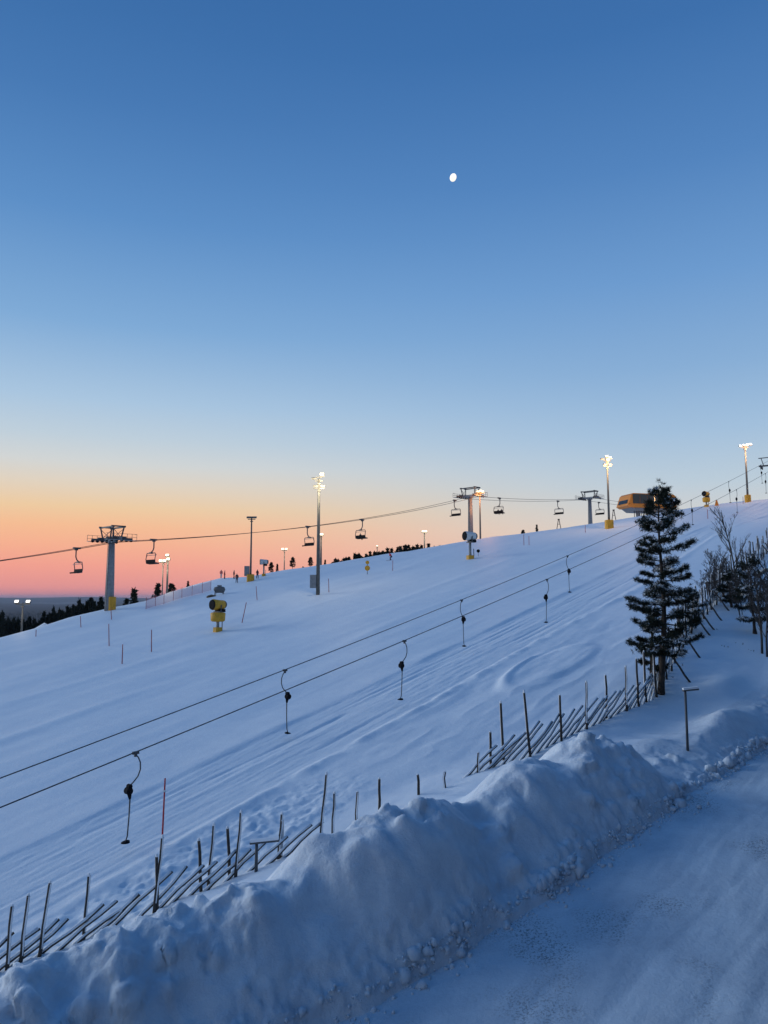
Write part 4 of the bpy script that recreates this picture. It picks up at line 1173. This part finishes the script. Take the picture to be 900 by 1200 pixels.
for px, pyb, pyt, sd, sp, st_, r_, lab in (
        (865, 706, 603, 31, 0.55, 1, 0.09, 'tall bare birch rising above the upper fence'),
        (843, 697, 640, 32, 0.7, 3, 0.045, 'bare many stemmed shrub left of the tall birch'),
        (852, 700, 648, 36, 0.7, 3, 0.045, 'bare twiggy shrub crowding the foot of the tall birch'),
        (828, 712, 672, 33, 0.8, 3, 0.035, 'low bare shrub tangled in the fence'),
        (877, 705, 642, 37, 0.7, 2, 0.05, 'bare forked sapling right of the tall birch'),
        (893, 766, 676, 34, 0.5, 1, 0.09, 'bare dark trunked birch on the right verge, left one of the close pair'),
        (899, 770, 668, 35, 0.5, 1, 0.08, 'bare dark trunked birch on the right verge, right one of the close pair'),
        (888, 718, 660, 38, 0.8, 3, 0.04, 'dark twiggy thicket shrub behind the ragged right pine'),
        (871, 722, 668, 39, 0.8, 3, 0.035, 'dark twiggy thicket shrub left of the ragged right pine'),
        (897, 735, 672, 40, 0.8, 3, 0.04, 'dark twiggy thicket shrub right of the ragged right pine'),
        (836, 704, 660, 41, 0.8, 4, 0.03, 'fine bare shrub standing in the bend of the upper fence')):
    p = spot(px, pyb); h = at(px, pyt, p.y).z - p.z
    birch('birch_tree' if st_ == 1 else 'bare_shrub', p, h, lab, sd, sp, r_, st_, cat='tree' if st_ == 1 else 'shrub')
# dry tufts poking through the snow
for i, (px, py, lab) in enumerate(((843, 737, 'lone dry tuft in the snow on the shaded verge'), (851, 757, 'dry tuft beside a smaller one near the birch pair'), (866, 755, 'small dry tuft close to the birch pair'), (883, 762, 'dry tuft right at the foot of the birch pair'),
                          (820, 732, 'dry tuft close under the fence posts'), (793, 794, 'dry tuft right of the tall pine trunk'), (800, 779, 'thin dry twigs uphill of the tall pine trunk'))):
    p = spot(px, py)
    birch('dry_tuft', p, 0.34, lab, 60 + i, 0.5, 0.014, 4, 2, 'dry tufts in the snow', 'tuft')
# far conifers on the skyline and the falling forest beyond the crest
def far_conifer(kind, seed):
    rs = np.random.default_rng(seed)
    o = empty('conifer_tree')
    m_ = MB(); m_.tube([(0, 0, -0.15), (0, 0, 0.98)], [0.022, 0.004], 6); m_.build('trunk', M['bark'], o)
    C, D = [], []
    for k in range(150):
        f = rs.uniform(0, 1) ** (0.8 if kind == 'spruce' else 0.7)
        z = 0.12 + 0.86 * f if kind == 'spruce' else 0.35 + 0.63 * f
        w = (0.20 * (1 - f) ** 0.85 + 0.012) * (0.75 + 0.35 * math.sin(z * 55)) if kind == 'spruce' else 0.17 * math.sin(math.pi * min(1, 0.15 + 0.85 * f)) ** 0.6
        a = rs.uniform(0, 6.28); r = w * rs.uniform(0.25, 1.0)
        C.append((r * math.cos(a), r * math.sin(a), z)); D.append((math.cos(a), math.sin(a), -0.25 if kind == 'spruce' else 0.4))
    V_, F_ = needle_cloud(np.array(C), np.array(D), 5, 0.075, 0.05, rs)
    tag(np_mesh('crown', V_, F_, M['spruce'], o), kind='stuff')
    return o
KIND = [far_conifer('spruce', 1), far_conifer('spruce', 2), far_conifer('pine', 3), far_conifer('pine', 4), far_conifer('spruce', 5)]
first = set()
def plant(k, px, pyt, Y, lab, group=None, hmin=3.0, wide=1.0):
    p = at(px, pyt, Y); g_ = ground(p.x, p.y)
    h = max(p.z - g_, hmin)
    if k in first: o = copy_tree(KIND[k])
    else: o = KIND[k]; first.add(k)
    o.location = (p.x, p.y, p.z - h)
    wd = min(max(h, hmin), 9.5) * wide
    o.scale = (wd, wd, h); o.rotation_euler = (0, 0, (px * 1.7) % 6.28)
    return tag(o, lab, 'tree', group)
for k, px, pyt, Y, lab in ((0, 157.5, 690, 170, 'lone pointed spruce right of the left chairlift tower'), (1, 185, 684, 175, 'slim dark spruce just left of the twin masts'), (2, 201, 684, 172, 'small round pine right of the twin masts'),
                           (1, 220.5, 681, 165, 'tiny spruce on the ridge above the red netting'), (2, 318, 659, 182, 'dark pine left of the small far mast'), (0, 325, 661, 185, 'pointed tree touching the small far mast'),
                           (3, 343, 653, 180, 'tall thin pine between small far mast and tallest mast'), (3, 364, 653, 182, 'broad topped pine left of the tallest mast'), (1, 355, 664, 180, 'low dark tree between two pines near the tallest mast'),
                           (0, 381, 656, 190, 'pointed tree right behind the tallest mast'), (1, 148, 702, 180, 'small spruce tip close right of the left tower'), (2, 613, 621, 176, 'tiny round bush on the upper crest'), (1, 629, 615, 178, 'tiny pointed tree on the upper crest')):
    plant(k, px, pyt, Y, lab)
tr_ = random.Random(8)
for px, pyt in ((390, 660), (396, 655), (400, 656), (406, 653), (411, 657), (416, 651), (421, 648), (426, 652), (431, 650), (436, 652), (441, 647), (446, 650), (451, 645), (456, 646), (461, 648), (466, 642), (471, 645), (476, 641), (481, 643), (486, 639), (491, 641), (502, 637), (509, 639), (352, 668), (372, 664),
                 (516, 640), (524, 638), (393, 657), (403, 656), (409, 655), (419, 651), (424, 650), (429, 650), (434, 649), (439, 649), (444, 647), (449, 646), (454, 645), (459, 644), (464, 645), (469, 643), (474, 642), (479, 641), (484, 641), (489, 640), (494, 640)):
    plant(tr_.choice((0, 1, 4, 0, 1, 2)), px, pyt + tr_.uniform(-3, 2.5), tr_.uniform(180, 200), 'dark conifer in the tree line behind the long crest', 'conifers of the tree line behind the crest', 7.0, 0.85)
for px in np.arange(-6, 136, 2.3):
    pyt = float(np.interp(px, [-6, 10, 25, 45, 60, 75, 85, 95, 106, 112, 119, 126, 140], [716, 722, 726, 724, 712, 714, 708, 704, 702, 706, 699, 706, 712])) + tr_.uniform(-3, 8)
    plant(tr_.choice((0, 1, 4)), px, pyt, tr_.uniform(150, 190), 'dark spruce in the wood falling away behind the left crest', 'spruces of the wood behind the left crest', 6.0, 0.6)
# small cabin with a snowy roof at the wood's edge
p = at(52, 742, 140); p.z = ground(p.x, p.y)
o = empty('cabin', p, 0.5); o.scale = (0.75, 0.75, 0.75)
hc = at(52, 733, 140).z - p.z
m_ = MB(); m_.box((0, 0, hc / 2 - 0.5), (3.6, 3.0, hc + 1.0)); m_.build('wall', M['wall'], o)
m_ = MB(); prism(m_, [(-2.3, hc - 0.15), (0, hc + 1.25), (2.3, hc - 0.15), (2.3, hc + 0.15), (0, hc + 1.6), (-2.3, hc + 0.15)], -1.8, 1.8); m_.build('roof', M['capsnow'], o)
m_ = MB(); m_.box((0, -1.53, hc - 0.9), (0.9, 0.06, 0.8)); m_.build('window', M['glass'], o)
tag(o, 'small snow roofed cabin half hidden by the crest at the wood edge', 'cabin')
# distant forest on the valley floor
rs = np.random.default_rng(12)
n = 9000
rr = 700 + 5200 * rs.uniform(0, 1, n) ** 1.6
aa = np.radians(rs.uniform(-40, -14, n))
bx, by = rr * np.sin(aa), rr * np.cos(aa)
keep = fbm(bx / 420, by / 700, 3, 77) > -0.16
bx, by = bx[keep], by[keep]
n = len(bx)
hh_ = rs.uniform(7, 15, n); ww = hh_ * rs.uniform(0.16, 0.26, n)
k5 = np.arange(5) * 2 * np.pi / 5
ringx = bx[:, None] + ww[:, None] * np.cos(k5); ringy = by[:, None] + ww[:, None] * np.sin(k5)
V_ = np.concatenate([np.stack([ringx, ringy, np.full_like(ringx, -85)], -1), np.stack([bx, by, -85 + hh_], -1)[:, None]], 1).reshape(-1, 3)
b6 = (np.arange(n) * 6)[:, None]
F_ = np.stack([np.stack([b6[:, 0] + j, b6[:, 0] + (j + 1) % 5, b6[:, 0] + 5], -1) for j in range(5)], 1).reshape(-1, 3)
tag(np_mesh('distant_forest', V_, F_, M['spruce']), 'far dark forest covering the valley below the hill', 'forest', kind='stuff')
# ------------------------------------------------------------------ crumbled snow along the foot of the bank
cv, cf = ico(1)
rs = np.random.default_rng(4)
n = 5200
cu_ = rs.uniform(9, 62, n)
off = np.abs(rs.normal(0, 0.30, n)) - 0.42
edge = road_edge(cu_) + 0.55 * fbm(cu_ * 0.45, cu_ * 0 + 3.1, 3, 11)
cv_ = edge - off * np.where(off > 0, 1.5, 1)
sz = np.clip(rs.lognormal(-3.6, 0.75, n) * (0.55 + 1.8 * np.clip(fbm(cu_ / 2.5, cu_ * 0 + 4, 2, 55) + 0.2, 0, 1)), 0.01, 0.26)
X_, Y_ = to_xy(cu_, cv_)
Zr = np.maximum(H(X_, Y_, True), PA * X_ + PB * Y_ - verge(cu_, cv_) - 0.02)
q = cv[None] * (1 + 0.24 * rs.normal(size=(n, len(cv), 1))) * sz[:, None, None] * rs.uniform(0.7, 1.25, (n, 1, 3))
V_ = (q + np.stack([X_, Y_, Zr + sz * 0.35], -1)[:, None]).reshape(-1, 3)
F_ = (cf[None] + (np.arange(n) * len(cv))[:, None, None]).reshape(-1, 3)
tag(np_mesh('snow_crumbs', V_, F_, M['bank'], smooth=True), 'crumbled lumps of plowed snow along the road edge', 'snow', kind='stuff')
# ------------------------------------------------------------------ haze
hz = MB(); hz.box((0, 14500, -10), (44000, 31000, 160))
ho = hz.build('haze', [])
hm = bpy.data.materials.new('air'); hm.use_nodes = True
hm.node_tree.nodes.clear()
hout = hm.node_tree.nodes.new('ShaderNodeOutputMaterial'); hvol = hm.node_tree.nodes.new('ShaderNodeVolumePrincipled')
hvol.inputs['Color'].default_value = (0.72, 0.80, 0.95, 1)
hvol.inputs['Density'].default_value = 0.000036
hm.node_tree.links.new(hvol.outputs[0], hout.inputs['Volume'])
ho.data.materials.append(hm)
tag(ho, kind='stuff')
